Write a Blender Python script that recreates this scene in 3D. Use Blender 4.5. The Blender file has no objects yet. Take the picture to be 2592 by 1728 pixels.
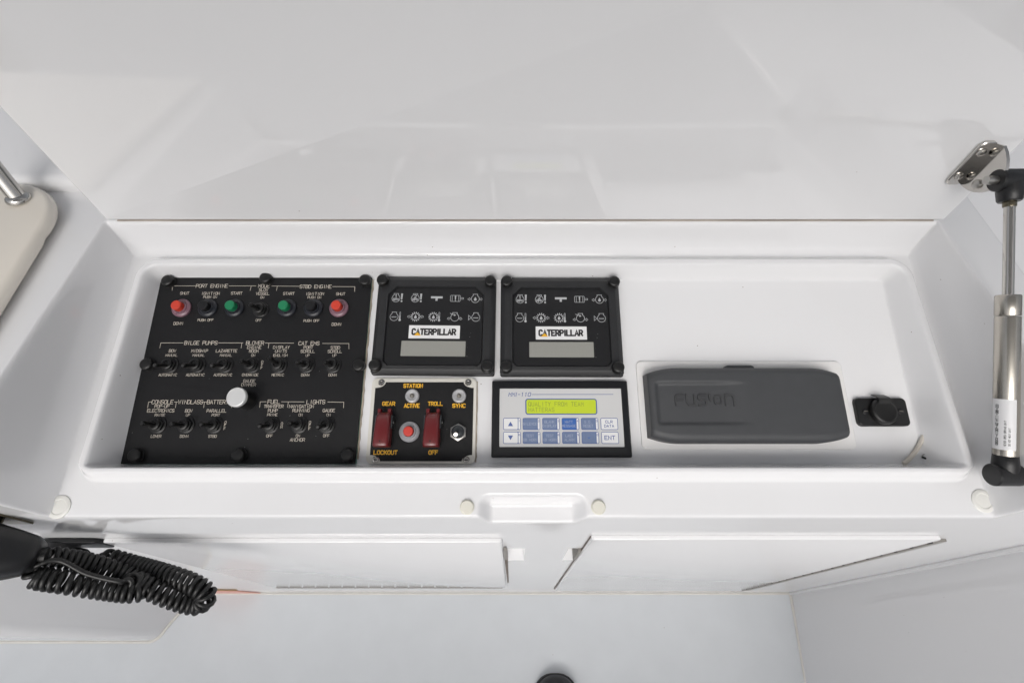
import bpy, bmesh, math, random
from mathutils import Matrix, Vector
random.seed(7)
R = math.radians
S = bpy.context.scene
C = S.collection

# ------------------------------------------------------------------ camera
cam_d = bpy.data.cameras.new('camera')
cam_d.sensor_width = 36.0
cam_d.lens = 17.005
cam_d.clip_start = 0.01
cam_d.clip_end = 200.0
cam = bpy.data.objects.new('camera', cam_d)
cam.location = (0, 0, 1.3)
cam.rotation_euler = (R(32.43), 0, 0)
C.objects.link(cam)
S.camera = cam

# ------------------------------------------------------------------ sky, sun, exposure
SUN_EL, SUN_AZ = 46.0, 188.0          # azimuth clockwise from +y: behind the viewer, a little left
w = bpy.data.worlds.new('World')
S.world = w
w.use_nodes = True
nt = w.node_tree
sky = nt.nodes.new('ShaderNodeTexSky')
sky.sky_type = 'NISHITA'
sky.sun_disc = False
sky.sun_elevation = R(SUN_EL)
sky.sun_rotation = R(SUN_AZ)
sky.dust_density = 6.0
sky.air_density = 1.0
hs = nt.nodes.new('ShaderNodeHueSaturation')
hs.inputs['Saturation'].default_value = 0.24
bg = nt.nodes['Background']
bg.inputs['Strength'].default_value = 0.11
nt.links.new(sky.outputs['Color'], hs.inputs['Color'])
nt.links.new(hs.outputs['Color'], bg.inputs['Color'])
sun_d = bpy.data.lights.new('sun', 'SUN')
sun_d.energy = 0.9
sun_d.angle = R(38)
sun_d.color = (1.0, 0.975, 0.94)
sun = bpy.data.objects.new('sun', sun_d)
el, az = R(SUN_EL), R(SUN_AZ)
to_sun = Vector((math.sin(az) * math.cos(el), math.cos(az) * math.cos(el), math.sin(el)))
sun.rotation_euler = to_sun.to_track_quat('Z', 'Y').to_euler()
sun.location = to_sun * 5
C.objects.link(sun)
S.cycles.max_bounces = 7
S.cycles.diffuse_bounces = 5
S.cycles.glossy_bounces = 3
S.cycles.use_adaptive_sampling = True
S.cycles.adaptive_threshold = 0.015
S.view_settings.view_transform = 'Standard'
S.view_settings.look = 'None'
S.view_settings.gamma = 1.0
S.view_settings.exposure = 0.17
S.view_settings.use_curve_mapping = False

# ------------------------------------------------------------------ materials
def mat(name, col, rough=0.5, metal=0.0, spec=0.5, var=0.0, vscale=40.0, bump=0.0, bscale=300.0,
        coat=0.0, rvar=0.0, specks=None, aniso=0.0, trans=0.0):
    m = bpy.data.materials.new(name)
    m.use_nodes = True
    n = m.node_tree
    p = n.nodes['Principled BSDF']
    L = n.links.new
    p.inputs['Base Color'].default_value = (*col, 1)
    p.inputs['Roughness'].default_value = rough
    p.inputs['Metallic'].default_value = metal
    p.inputs['Specular IOR Level'].default_value = spec
    p.inputs['Coat Weight'].default_value = coat
    p.inputs['Coat Roughness'].default_value = 0.05
    p.inputs['Transmission Weight'].default_value = trans
    tc = n.nodes.new('ShaderNodeTexCoord')
    src = None
    if var:
        no = n.nodes.new('ShaderNodeTexNoise')
        no.inputs['Scale'].default_value = vscale
        no.inputs['Detail'].default_value = 6
        L(tc.outputs['Object'], no.inputs['Vector'])
        mx = n.nodes.new('ShaderNodeMix'); mx.data_type = 'RGBA'
        mx.inputs[6].default_value = (*[max(0, c * (1 - var)) for c in col], 1)
        mx.inputs[7].default_value = (*[min(1, c * (1 + var)) for c in col], 1)
        L(no.outputs['Fac'], mx.inputs[0])
        src = mx.outputs[2]
    if specks:
        scol, sscale, sthr = specks
        vo = n.nodes.new('ShaderNodeTexVoronoi')
        vo.inputs['Scale'].default_value = sscale
        L(tc.outputs['Object'], vo.inputs['Vector'])
        no2 = n.nodes.new('ShaderNodeTexNoise')
        no2.inputs['Scale'].default_value = sscale * 0.21
        L(tc.outputs['Object'], no2.inputs['Vector'])
        lt = n.nodes.new('ShaderNodeMath'); lt.operation = 'LESS_THAN'
        lt.inputs[1].default_value = sthr
        L(vo.outputs['Distance'], lt.inputs[0])
        gt = n.nodes.new('ShaderNodeMath'); gt.operation = 'GREATER_THAN'
        gt.inputs[1].default_value = 0.63
        L(no2.outputs['Fac'], gt.inputs[0])
        mu = n.nodes.new('ShaderNodeMath'); mu.operation = 'MULTIPLY'
        L(lt.outputs[0], mu.inputs[0]); L(gt.outputs[0], mu.inputs[1])
        m2 = n.nodes.new('ShaderNodeMix'); m2.data_type = 'RGBA'
        m2.inputs[6].default_value = (*col, 1)
        if src: L(src, m2.inputs[6])
        m2.inputs[7].default_value = (*scol, 1)
        L(mu.outputs[0], m2.inputs[0])
        src = m2.outputs[2]
    if src:
        L(src, p.inputs['Base Color'])
    if rvar:
        nr = n.nodes.new('ShaderNodeTexNoise')
        nr.inputs['Scale'].default_value = 9.0
        nr.inputs['Detail'].default_value = 8
        nr.inputs['Roughness'].default_value = 0.65
        L(tc.outputs['Object'], nr.inputs['Vector'])
        mr = n.nodes.new('ShaderNodeMapRange')
        mr.inputs['To Min'].default_value = max(0.01, rough - rvar)
        mr.inputs['To Max'].default_value = rough + rvar
        L(nr.outputs['Fac'], mr.inputs['Value'])
        L(mr.outputs['Result'], p.inputs['Roughness'])
    if bump:
        nb = n.nodes.new('ShaderNodeTexNoise')
        nb.inputs['Scale'].default_value = bscale
        nb.inputs['Detail'].default_value = 3
        L(tc.outputs['Object'], nb.inputs['Vector'])
        b = n.nodes.new('ShaderNodeBump')
        b.inputs['Strength'].default_value = bump
        b.inputs['Distance'].default_value = 0.001
        L(nb.outputs['Fac'], b.inputs['Height'])
        L(b.outputs['Normal'], p.inputs['Normal'])
    return m

M = {}
M['gel'] = mat('white_gelcoat', (0.80, 0.80, 0.81), 0.05, spec=0.6, var=0.012, vscale=6, rvar=0.03, bump=0.012, bscale=40,
               specks=((0.33, 0.28, 0.24), 95, 0.045))
M['gel_lid'] = mat('lid_gelcoat', (0.79, 0.79, 0.80), 0.035, spec=0.8, var=0.03, vscale=2.6, rvar=0.03, bump=0.02, bscale=14,  # broad colour mottling stands in for cloudy reflections on the lid
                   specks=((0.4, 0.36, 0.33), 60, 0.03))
M['deck'] = mat('deck_gelcoat', (0.70, 0.725, 0.75), 0.38, var=0.05, vscale=14, bump=0.12, bscale=500,
                specks=((0.36, 0.32, 0.28), 70, 0.06))
M['caulk'] = mat('dirty_caulk', (0.74, 0.72, 0.68), 0.6, var=0.12, vscale=30)
M['caulkdirt'] = mat('brown_grimy_caulk', (0.42, 0.36, 0.29), 0.7, var=0.5, vscale=90)
M['hardtop'] = mat('hardtop_gelcoat', (0.72, 0.72, 0.72), 0.5)
M['black'] = mat('black_plate', (0.007, 0.007, 0.008), 0.45, spec=0.35, var=0.15, vscale=300, bump=0.25, bscale=1800, rvar=0.07,
                 specks=((0.25, 0.25, 0.25), 260, 0.07))
M['edge'] = mat('green_acrylic_edge', (0.10, 0.30, 0.24), 0.3)
M['cap'] = mat('black_rubber_cap', (0.007, 0.007, 0.007), 0.38, bump=0.1, bscale=900)
M['char'] = mat('charcoal_plastic', (0.018, 0.0185, 0.020), 0.42, var=0.12, vscale=200, bump=0.25, bscale=1500)
M['face'] = mat('black_film', (0.010, 0.010, 0.011), 0.35, bump=0.1, bscale=1200, specks=((0.3, 0.3, 0.3), 200, 0.05))
M['navy'] = mat('navy_rubber', (0.012, 0.014, 0.020), 0.35)
M['pinkring'] = mat('clear_pinkish_rubber', (0.20, 0.105, 0.135), 0.3, spec=0.6)
M['red'] = mat('red_button', (0.62, 0.055, 0.030), 0.4)
M['redb'] = mat('coral_red_button', (0.60, 0.06, 0.045), 0.4)
M['green'] = mat('green_button', (0.010, 0.20, 0.085), 0.4)
M['blackbtn'] = mat('black_button', (0.006, 0.006, 0.007), 0.4)
M['print'] = mat('engraved_cream_lettering', (0.66, 0.60, 0.52), 0.6)
M['icon'] = mat('pale_grey_print', (0.46, 0.47, 0.48), 0.6)
M['white'] = mat('white_print', (0.78, 0.78, 0.78), 0.45)
M['ink'] = mat('black_ink', (0.012, 0.011, 0.012), 0.5)
M['yellow'] = mat('yellow_print', (0.80, 0.43, 0.02), 0.5)
M['yellow2'] = mat('amber_print', (0.86, 0.47, 0.03), 0.5)
M['lcd'] = mat('grey_lcd', (0.30, 0.30, 0.275), 0.22, var=0.03, vscale=500)
M['alu'] = mat('spun_aluminium', (0.88, 0.88, 0.87), 0.34, metal=0.55, rvar=0.05)
M['chrome'] = mat('polished_steel', (0.58, 0.56, 0.53), 0.09, metal=1.0, rvar=0.04)
M['brushed'] = mat('brushed_steel', (0.52, 0.49, 0.44), 0.26, metal=1.0, var=0.06, vscale=120)
M['nickel'] = mat('dull_nickel', (0.45, 0.44, 0.42), 0.35, metal=1.0)
M['darknut'] = mat('dark_nut', (0.07, 0.075, 0.08), 0.35, metal=0.6)
M['cream'] = mat('cream_plate', (0.72, 0.70, 0.64), 0.4, var=0.02)
M['lens'] = mat('frosted_lens', (0.42, 0.42, 0.43), 0.25, spec=0.6)
M['lensin'] = mat('lens_centre', (0.16, 0.15, 0.13), 0.2)
M['greyring'] = mat('grey_rubber_ring', (0.33, 0.33, 0.35), 0.45)
M['oxred'] = mat('oxblood_plastic', (0.135, 0.012, 0.014), 0.30, bump=0.05, bscale=700, coat=0.2)
M['mmiface'] = mat('light_grey_membrane', (0.60, 0.60, 0.60), 0.4)
M['blueline'] = mat('blue_print', (0.075, 0.12, 0.33), 0.5)
M['bluekey'] = mat('faded_blue_key', (0.16, 0.215, 0.35), 0.35, var=0.10, vscale=250)
M['bluekey2'] = mat('fresh_blue_key', (0.05, 0.14, 0.42), 0.35, var=0.25, vscale=180)
M['keytxt'] = mat('worn_key_lettering', (0.36, 0.40, 0.52), 0.5)
M['mmibez'] = mat('black_bezel', (0.006, 0.007, 0.009), 0.5, spec=0.35, bump=0.1, bscale=900)
M['cover'] = mat('grey_silicone_cover', (0.054, 0.056, 0.060), 0.52, var=0.08, vscale=120, bump=0.2, bscale=1600)
M['gelplate'] = mat('white_acrylic_plate', (0.82, 0.81, 0.80), 0.25)
M['bumper'] = mat('aged_cream_rubber', (0.72, 0.70, 0.62), 0.5, var=0.06)
M['bumperclear'] = mat('yellowed_clear_rubber', (0.77, 0.765, 0.73), 0.3, var=0.05, vscale=150)
M['creamgel'] = mat('cream_gelcoat_board', (0.84, 0.785, 0.70), 0.16, var=0.02, vscale=9, rvar=0.05)
M['cord'] = mat('black_cord', (0.010, 0.010, 0.010), 0.42)
M['hand'] = mat('black_handset_plastic', (0.009, 0.009, 0.010), 0.38, bump=0.1, bscale=800)
M['tube'] = mat('off_white_tube', (0.66, 0.62, 0.55), 0.45)
M['hinge'] = mat('hinge_steel', (0.30, 0.285, 0.265), 0.5, metal=0.25, var=0.2, vscale=60)
M['seam'] = mat('stained_seam', (0.44, 0.39, 0.35), 0.6, var=0.85, vscale=11)
M['stain'] = mat('brown_stain_line', (0.17, 0.14, 0.12), 0.7, var=0.6, vscale=25)
M['coverlet'] = mat('shaded_silicone_lettering', (0.045, 0.046, 0.049), 0.55)
M['label'] = mat('paper_label', (0.74, 0.74, 0.75), 0.4)
M['bronze'] = mat('dark_bronze_clip', (0.16, 0.14, 0.10), 0.25, metal=0.9)
M['shoe'] = mat('black_shoe', (0.010, 0.010, 0.012), 0.45)
M['redstripe'] = mat('coral_red_stripe', (0.74, 0.38, 0.32), 0.4)
M['gold'] = mat('gold_stripe', (0.30, 0.18, 0.06), 0.4)

def lcd_green():
    m = bpy.data.materials.new('backlit_lime_lcd')
    m.use_nodes = True
    p = m.node_tree.nodes['Principled BSDF']
    p.inputs['Base Color'].default_value = (0.40, 0.47, 0.03, 1)
    p.inputs['Roughness'].default_value = 0.3
    p.inputs['Emission Color'].default_value = (0.55, 0.68, 0.03, 1)
    p.inputs['Emission Strength'].default_value = 0.22
    return m
M['lime'] = lcd_green()
M['limetxt'] = mat('lcd_segments', (0.20, 0.27, 0.05), 0.5)

# ------------------------------------------------------------------ mesh helpers (millimetres in, metres out)
class MB:
    def __init__(s):
        s.v = []; s.f = []
    def add(s, vs, fs):
        o = len(s.v)
        s.v += [tuple(p) for p in vs]
        s.f += [tuple(i + o for i in f) for f in fs]
        return s
    def box(s, x0, x1, y0, y1, z0, z1):
        vs = [(x, y, z) for z in (z0, z1) for y in (y0, y1) for x in (x0, x1)]
        return s.add(vs, [(0, 2, 3, 1), (4, 5, 7, 6), (0, 1, 5, 4), (2, 6, 7, 3), (0, 4, 6, 2), (1, 3, 7, 5)])
    def rings(s, rs, cap0=True, cap1=True):
        n = len(rs[0]); vs = [p for r in rs for p in r]; fs = []
        for k in range(len(rs) - 1):
            for i in range(n):
                j = (i + 1) % n
                fs.append((k * n + i, k * n + j, (k + 1) * n + j, (k + 1) * n + i))
        if cap0: fs.append(tuple(range(n - 1, -1, -1)))
        if cap1: fs.append(tuple((len(rs) - 1) * n + i for i in range(n)))
        return s.add(vs, fs)
    def plate(s, pts, z0, z1, b=0.0, steps=3):
        """extruded outline (counter-clockwise) with a rounded top edge"""
        rs = [[(x, y, z0) for x, y in pts]]
        if b > 0:
            for k in range(steps + 1):
                a = k / steps * math.pi / 2
                q = inset(pts, b * (1 - math.cos(a)))
                rs.append([(x, y, z1 - b + b * math.sin(a)) for x, y in q])
        else:
            rs.append([(x, y, z1) for x, y in pts])
        return s.rings(rs)
    def frame(s, outer, inner, z0, z1):
        """flat ring between two outlines with the same point count"""
        n = len(outer)
        vs = [(x, y, z0) for x, y in outer] + [(x, y, z1) for x, y in outer] + [(x, y, z1) for x, y in inner] + [(x, y, z0) for x, y in inner]
        fs = []
        for i in range(n):
            j = (i + 1) % n
            for k in range(3):
                fs.append((k * n + i, k * n + j, (k + 1) * n + j, (k + 1) * n + i))
        return s.add(vs, fs)
    def lathe(s, prof, c=(0, 0, 0), seg=28, cap0=True, cap1=True):
        rs = [[(c[0] + r * math.cos(2 * math.pi * i / seg), c[1] + r * math.sin(2 * math.pi * i / seg), c[2] + z) for i in range(seg)] for r, z in prof]
        return s.rings(rs, cap0, cap1)
    def tube(s, pts, r, seg=10, cap=True, rf=None):
        P = [Vector(p) for p in pts]; n = len(P); rs = []; up = None
        for i in range(n):
            t = (P[min(i + 1, n - 1)] - P[max(i - 1, 0)]).normalized()
            if up is None:
                up = Vector((0, 0, 1)) if abs(t.z) < 0.9 else Vector((1, 0, 0))
            up = (up - t * up.dot(t)).normalized()
            sd = t.cross(up)
            rr = rf(i / (n - 1)) if rf else r
            rs.append([P[i] + (up * math.cos(a) + sd * math.sin(a)) * rr for a in [2 * math.pi * k / seg for k in range(seg)]])
        return s.rings(rs, cap, cap)
    def xf(s, mtx):
        s.v = [tuple(mtx @ Vector(p)) for p in s.v]
        return s
    def build(s, name, material, parent=None, scale=0.001, smooth=35, bevel=0.0):
        me = bpy.data.meshes.new(name)
        me.from_pydata([(x * scale, y * scale, z * scale) for x, y, z in s.v], [], s.f)
        bm = bmesh.new(); bm.from_mesh(me)
        bmesh.ops.recalc_face_normals(bm, faces=bm.faces)
        bm.to_mesh(me); bm.free()
        return link(name, me, material, parent, smooth)

def link(name, me, material, parent=None, smooth=35):
    me.materials.clear()
    me.materials.append(M[material] if isinstance(material, str) else material)
    if smooth:
        me.polygons.foreach_set('use_smooth', [True] * len(me.polygons))
        me.set_sharp_from_angle(angle=R(smooth))
    o = bpy.data.objects.new(name, me)
    C.objects.link(o)
    o.parent = parent
    return o

def inset(pts, d):
    if d == 0: return list(pts)
    n = len(pts); out = []
    for i in range(n):
        a, b, c = Vector(pts[i - 1]), Vector(pts[i]), Vector(pts[(i + 1) % n])
        e1 = (b - a); e2 = (c - b)
        if e1.length < 1e-9: e1 = e2
        if e2.length < 1e-9: e2 = e1
        n1 = Vector((-e1.y, e1.x)).normalized(); n2 = Vector((-e2.y, e2.x)).normalized()
        m = n1 + n2
        k = d * 2 / max(0.3, m.length_squared)
        out.append((b.x + m.x * k, b.y + m.y * k))
    return out

def rrect(x0, x1, y0, y1, r, seg=6):
    pts = []
    for cx, cy, a0 in ((x1 - r, y0 + r, -90), (x1 - r, y1 - r, 0), (x0 + r, y1 - r, 90), (x0 + r, y0 + r, 180)):
        for k in range(seg + 1):
            a = R(a0 + 90 * k / seg)
            pts.append((cx + r * math.cos(a), cy + r * math.sin(a)))
    return pts

def circ(cx, cy, r, n=28):
    return [(cx + r * math.cos(2 * math.pi * i / n), cy + r * math.sin(2 * math.pi * i / n)) for i in range(n)]

def thing(name, label, cat, loc=(0, 0, 0), rot=(0, 0, 0), group=None):
    o = bpy.data.objects.new(name, None)
    o.empty_display_size = 0.02
    C.objects.link(o)
    o.location = loc; o.rotation_euler = rot
    return tag(o, label, cat, group)

def tag(o, label=None, cat=None, group=None, kind=None):
    if label: o['label'] = label
    if cat: o['category'] = cat
    if group: o['group'] = group
    if kind: o['kind'] = kind
    return o

def dup(src, parent=None, loc=None):
    c = src.copy(); C.objects.link(c)
    c.parent = parent
    if loc is not None: c.location = loc
    for ch in list(src.children):
        d = ch.copy(); C.objects.link(d); d.parent = c
    return c

# the tray is tilted 16 degrees towards the viewer; everything fitted into it uses tray millimetres (u right, v up the slope, w off the floor)
TILT = 16.0
TO = Vector((0, 0.2379, 0.9252))
TM = Matrix.Translation(TO) @ Matrix.Rotation(R(TILT), 4, 'X')
def tray(u, v, w=0.0):
    return TM @ Vector((u / 1000, v / 1000, w / 1000))
def tray_thing(name, label, cat, u, v, w=0.0, group=None, rz=0.0):
    o = thing(name, label, cat, tray(u, v, w), (R(TILT), 0, 0), group)
    if rz:
        o.rotation_euler = (Matrix.Rotation(R(TILT), 4, 'X') @ Matrix.Rotation(R(rz), 4, 'Z')).to_euler()
    return o

# ------------------------------------------------------------------ lettering
GL = {'A': '0,0 2,6 4,0|.8,2 3.2,2', 'B': '0,0 0,6 3,6 4,5.2 4,3.9 3,3.2 0,3.2|3,3.2 4,2.4 4,.8 3,0 0,0', 'C': '4,5 3,6 1,6 0,5 0,1 1,0 3,0 4,1',
 'D': '0,0 0,6 2.6,6 4,4.6 4,1.4 2.6,0 0,0', 'E': '4,0 0,0 0,6 4,6|0,3.1 3,3.1', 'F': '0,0 0,6 4,6|0,3.1 3,3.1', 'G': '4,5 3,6 1,6 0,5 0,1 1,0 3,0 4,1 4,2.8 2.4,2.8',
 'H': '0,0 0,6|4,0 4,6|0,3.1 4,3.1', 'I': '2,0 2,6', 'J': '0,1 1,0 3,0 4,1 4,6', 'K': '0,0 0,6|4,6 0,2.6|1.4,3.6 4,0', 'L': '0,6 0,0 4,0', 'M': '0,0 0,6 2,2.6 4,6 4,0',
 'N': '0,0 0,6 4,0 4,6', 'O': '1,0 0,1 0,5 1,6 3,6 4,5 4,1 3,0 1,0', 'P': '0,0 0,6 3,6 4,5 4,3.8 3,2.8 0,2.8', 'Q': '1,0 0,1 0,5 1,6 3,6 4,5 4,1 3,0 1,0|2.5,1.6 4.2,-.4',
 'R': '0,0 0,6 3,6 4,5 4,3.8 3,2.8 0,2.8|2,2.8 4,0', 'S': '0,1 1,0 3,0 4,1 4,2.2 3,3 1,3 0,3.8 0,5 1,6 3,6 4,5', 'T': '0,6 4,6|2,6 2,0', 'U': '0,6 0,1 1,0 3,0 4,1 4,6',
 'V': '0,6 2,0 4,6', 'W': '0,6 1,0 2,4 3,0 4,6', 'X': '0,0 4,6|0,6 4,0', 'Y': '0,6 2,3 4,6|2,3 2,0', 'Z': '0,6 4,6 0,0 4,0', '-': '.6,3 3.4,3', '.': '1.8,0 2.2,0', ':': '2,1 2,1.6|2,4 2,4.6',
 '0': '1,0 0,1 0,5 1,6 3,6 4,5 4,1 3,0 1,0', '1': '.8,4.8 2,6 2,0', '2': '0,5 1,6 3,6 4,5 4,3.8 0,0 4,0', '3': '0,5 1,6 3,6 4,5 4,3.8 3,3.1 4,2.2 4,1 3,0 1,0 0,1', '4': '3,0 3,6 0,2 4,2',
 '5': '4,6 0,6 0,3.4 3,3.4 4,2.6 4,1 3,0 0,0', '6': '4,5 3,6 1,6 0,5 0,1 1,0 3,0 4,1 4,2.4 3,3.3 0,3', '7': '0,6 4,6 1.4,0', '8': '1,3.2 0,4 0,5 1,6 3,6 4,5 4,4 3,3.2 1,3.2 0,2.2 0,1 1,0 3,0 4,1 4,2.2 3,3.2', '9': '4,3 1,2.8 0,3.8 0,5 1,6 3,6 4,5 4,1 3,0 1,0'}

class Strokes(MB):
    """flat engraved strokes, each polyline a mitred ribbon a hair above the previous one"""
    def __init__(s):
        super().__init__(); s.k = 0
    def line(s, pts, wd, z=0.0):
        P = [Vector(p) for p in pts]
        closed = len(P) > 2 and (P[0] - P[-1]).length < 1e-6
        if closed: P = P[:-1]
        n = len(P); h = wd / 2; s.k += 1
        z += (s.k % 7) * 0.004
        le, ri = [], []
        for i in range(n):
            if closed or 0 < i < n - 1:
                a, b = P[i] - P[i - 1], P[(i + 1) % n] - P[i]
            elif i == 0:
                a = b = P[1] - P[0]
            else:
                a = b = P[-1] - P[-2]
            n1 = Vector((-a.y, a.x)).normalized(); n2 = Vector((-b.y, b.x)).normalized()
            m = n1 + n2
            if m.length < 0.35: m = n1
            m = m * (2 / max(0.6, m.length_squared)) * h
            ext = Vector((0, 0))
            if not closed and i == 0: ext = -a.normalized() * h * 0.8
            if not closed and i == n - 1: ext = b.normalized() * h * 0.8
            q = P[i] + ext
            le.append((q.x + m.x, q.y + m.y, z)); ri.append((q.x - m.x, q.y - m.y, z))
        fs = [(i, (i + 1) % n, n + (i + 1) % n, n + i) for i in range(n if closed else n - 1)]
        return s.add(le + ri, fs)
    def poly(s, pts, z=0.0):
        s.k += 1
        z += (s.k % 7) * 0.004
        return s.add([(x, y, z) for x, y in pts], [tuple(range(len(pts)))])
    def text(s, t, cx, cy, h, wd, z=0.0, pitch=5.0, wscale=1.0, rot=0.0, shear=0.0, prop=False):
        k = h / 6.0
        adv = [pitch - (2.4 if (prop and c == 'I') else 0) for c in t]
        tot = (sum(adv) - pitch + 4 if adv[-1] == pitch else sum(adv) - 1) * k * wscale
        x0 = -tot / 2
        off = [sum(adv[:i]) - (1.2 if adv[i] != pitch else 0) for i in range(len(t))]
        ca, sa = math.cos(rot), math.sin(rot)
        for i, ch in enumerate(t):
            if ch in GL:
                for st in GL[ch].split('|'):
                    pts = []
                    for p in st.split():
                        a, b = p.split(',')
                        x = x0 + (off[i] + float(a)) * k * wscale; y = float(b) * k - h / 2; x += y * shear
                        pts.append((cx + x * ca - y * sa, cy + x * sa + y * ca))
                    s.line(pts, wd, z)
        return s
    def build(s, name, material, parent=None, scale=0.001):
        me = bpy.data.meshes.new(name)
        me.from_pydata([(x * scale, y * scale, z * scale) for x, y, z in s.v], [], s.f)
        return link(name, me, material, parent, 0)

# engraved lettering of the switch panel: text, u, v, cap height; rule lines
PT=[('PORT ENGINE',-282.9,53.8,3.3),('MODE',-233.8,53.7,3.3),('STBD ENGINE',-185.0,53.1,3.3),('BILGE PUMPS',-283.1,-2.1,3.3),('BLOWER',-233.8,-2.2,3.3),('CAT EMS',-184.7,-2.5,3.3),('CONSOLE',-307.0,-56.1,3.3),('WINDLASS',-282.4,-56.1,3.3),('BATTERY',-258.4,-56.1,3.3),('FUEL',-209.3,-55.9,3.3),('LIGHTS',-172.3,-56.1,3.3),('SHUT',-307.2,46.4,2.6),('IGNITION',-282.9,46.2,2.6),('START',-258.4,46.4,2.6),('SLOW',-233.7,49.8,2.6),('VESSEL',-233.9,46.0,2.6),('START',-209.4,46.0,2.6),('IGNITION',-185.0,45.8,2.6),('SHUT',-160.7,45.7,2.6),('DOWN',-307.4,16.5,2.6),('DOWN',-161.6,15.7,2.6),('BOW',-307.5,-9.6,2.6),('MIDSHIP',-282.9,-9.6,2.6),('LAZARETTE',-258.5,-9.6,2.6),('ENGINE',-233.9,-6.4,2.6),('ROOM',-233.8,-9.9,2.6),('DISPLAY',-209.3,-6.3,2.6),('UNITS',-209.2,-9.9,2.6),('PORT',-184.8,-6.4,2.6),('SCROLL',-184.9,-10.0,2.6),('STBD',-160.3,-6.5,2.6),('SCROLL',-160.4,-10.1,2.6),('GAUGE',-233.7,-37.4,2.6),('DIMMER',-233.7,-40.8,2.6),('POP-UP',-306.8,-59.9,2.6),('ELECTRONICS',-307.0,-63.7,2.6),('BOW',-282.5,-63.8,2.6),('PARALLEL',-258.2,-63.8,2.6),('TRANSFER',-208.8,-59.9,2.6),('PUMP',-209.1,-63.7,2.6),('NAVIGATION',-184.5,-60.0,2.6),('RUNNING',-184.4,-63.5,2.6),('GAUGE',-160.1,-63.5,2.6),('ANCHOR',-184.4,-88.7,2.6),('PUSH ON',-282.6,42.5,2.2),('ON',-233.8,42.2,2.2),('PUSH ON',-185.0,42.2,2.2),('PUSH OFF',-282.9,19.8,2.2),('OFF',-233.8,19.6,2.2),('PUSH OFF',-185.0,19.2,2.2),('MANUAL',-307.6,-13.7,2.2),('MANUAL',-283.1,-13.7,2.2),('MANUAL',-258.4,-13.7,2.2),('ON',-233.7,-13.8,2.2),('ENGLISH',-209.2,-13.8,2.2),('UP',-184.6,-13.9,2.2),('UP',-160.4,-13.9,2.2),('AUTOMATIC',-307.3,-31.8,2.2),('AUTOMATIC',-282.8,-31.8,2.2),('AUTOMATIC',-258.1,-31.8,2.2),('OVERRIDE',-233.7,-31.8,2.2),('METRIC',-209.1,-31.8,2.2),('DOWN',-184.6,-31.9,2.2),('DOWN',-160.2,-31.9,2.2),('O',-224.7,-19.9,2.2),('F',-224.5,-22.7,2.2),('F',-224.5,-25.4,2.2),('RAISE',-307.0,-67.5,2.2),('UP',-282.5,-67.5,2.2),('PORT',-258.2,-67.5,2.2),('PRIME',-209.0,-67.3,2.2),('ON',-184.3,-67.4,2.2),('ON',-160.0,-67.4,2.2),('LOWER',-306.5,-85.7,2.2),('DOWN',-282.3,-85.7,2.2),('STBD',-257.9,-85.7,2.2),('OFF',-209.0,-85.4,2.2),('ON',-184.4,-85.3,2.2),('OFF',-160.0,-85.3,2.2),('O',-248.8,-73.9,2.2),('F',-248.7,-76.5,2.2),('F',-248.6,-79.2,2.2),('O',-199.6,-75.0,2.2),('N',-199.6,-77.7,2.2),('O',-175.4,-73.9,2.2),('F',-175.3,-76.5,2.2),('F',-175.2,-79.2,2.2)]
PL=[(-320.1,53.8,-298.1,53.8),(-266.8,53.8,-241.4,53.8),(-320.1,53.8,-319.5,49.1),(-245.8,53.8,-246.2,49.1),(-226.5,53.7,-200.0,53.4),(-221.2,53.7,-221.4,49.1),(-169.2,53.1,-148.1,53.0),(-148.1,53.0,-147.9,48.0),(-319.6,-2.1,-299.3,-2.1),(-319.6,-2.1,-319.6,-7.0),(-267.1,-2.1,-244.8,-2.1),(-245.8,-2.1,-245.8,-7.0),(-224.7,-2.2,-198.7,-2.3),(-221.2,-2.2,-221.1,-7.0),(-172.5,-2.6,-148.4,-2.7),(-148.4,-2.7,-147.9,-7.8),(-319.2,-56.1,-315.9,-56.1),(-319.2,-56.1,-319.1,-61.1),(-296.5,-56.1,-293.8,-56.1),(-294.9,-56.1,-294.7,-61.1),(-271.9,-56.1,-267.5,-56.1),(-270.2,-56.1,-270.0,-61.1),(-249.6,-56.1,-245.6,-56.1),(-245.8,-56.1,-245.7,-61.1),(-221.2,-55.9,-215.9,-55.9),(-221.2,-55.9,-221.0,-60.8),(-202.6,-55.9,-182.7,-56.0),(-196.5,-55.9,-196.6,-60.8),(-161.9,-56.1,-147.8,-56.3),(-147.8,-56.3,-147.5,-61.2)]
# ------------------------------------------------------------------ console moulding
def smax(a, b, k):
    h = max(k - abs(a - b), 0.0) / k
    return max(a, b) + h * h * k * 0.25
def smin(a, b, k):
    return -smax(-a, -b, k)
def sstep(x):
    x = min(1.0, max(0.0, x)); return x * x * (3 - 2 * x)

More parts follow.
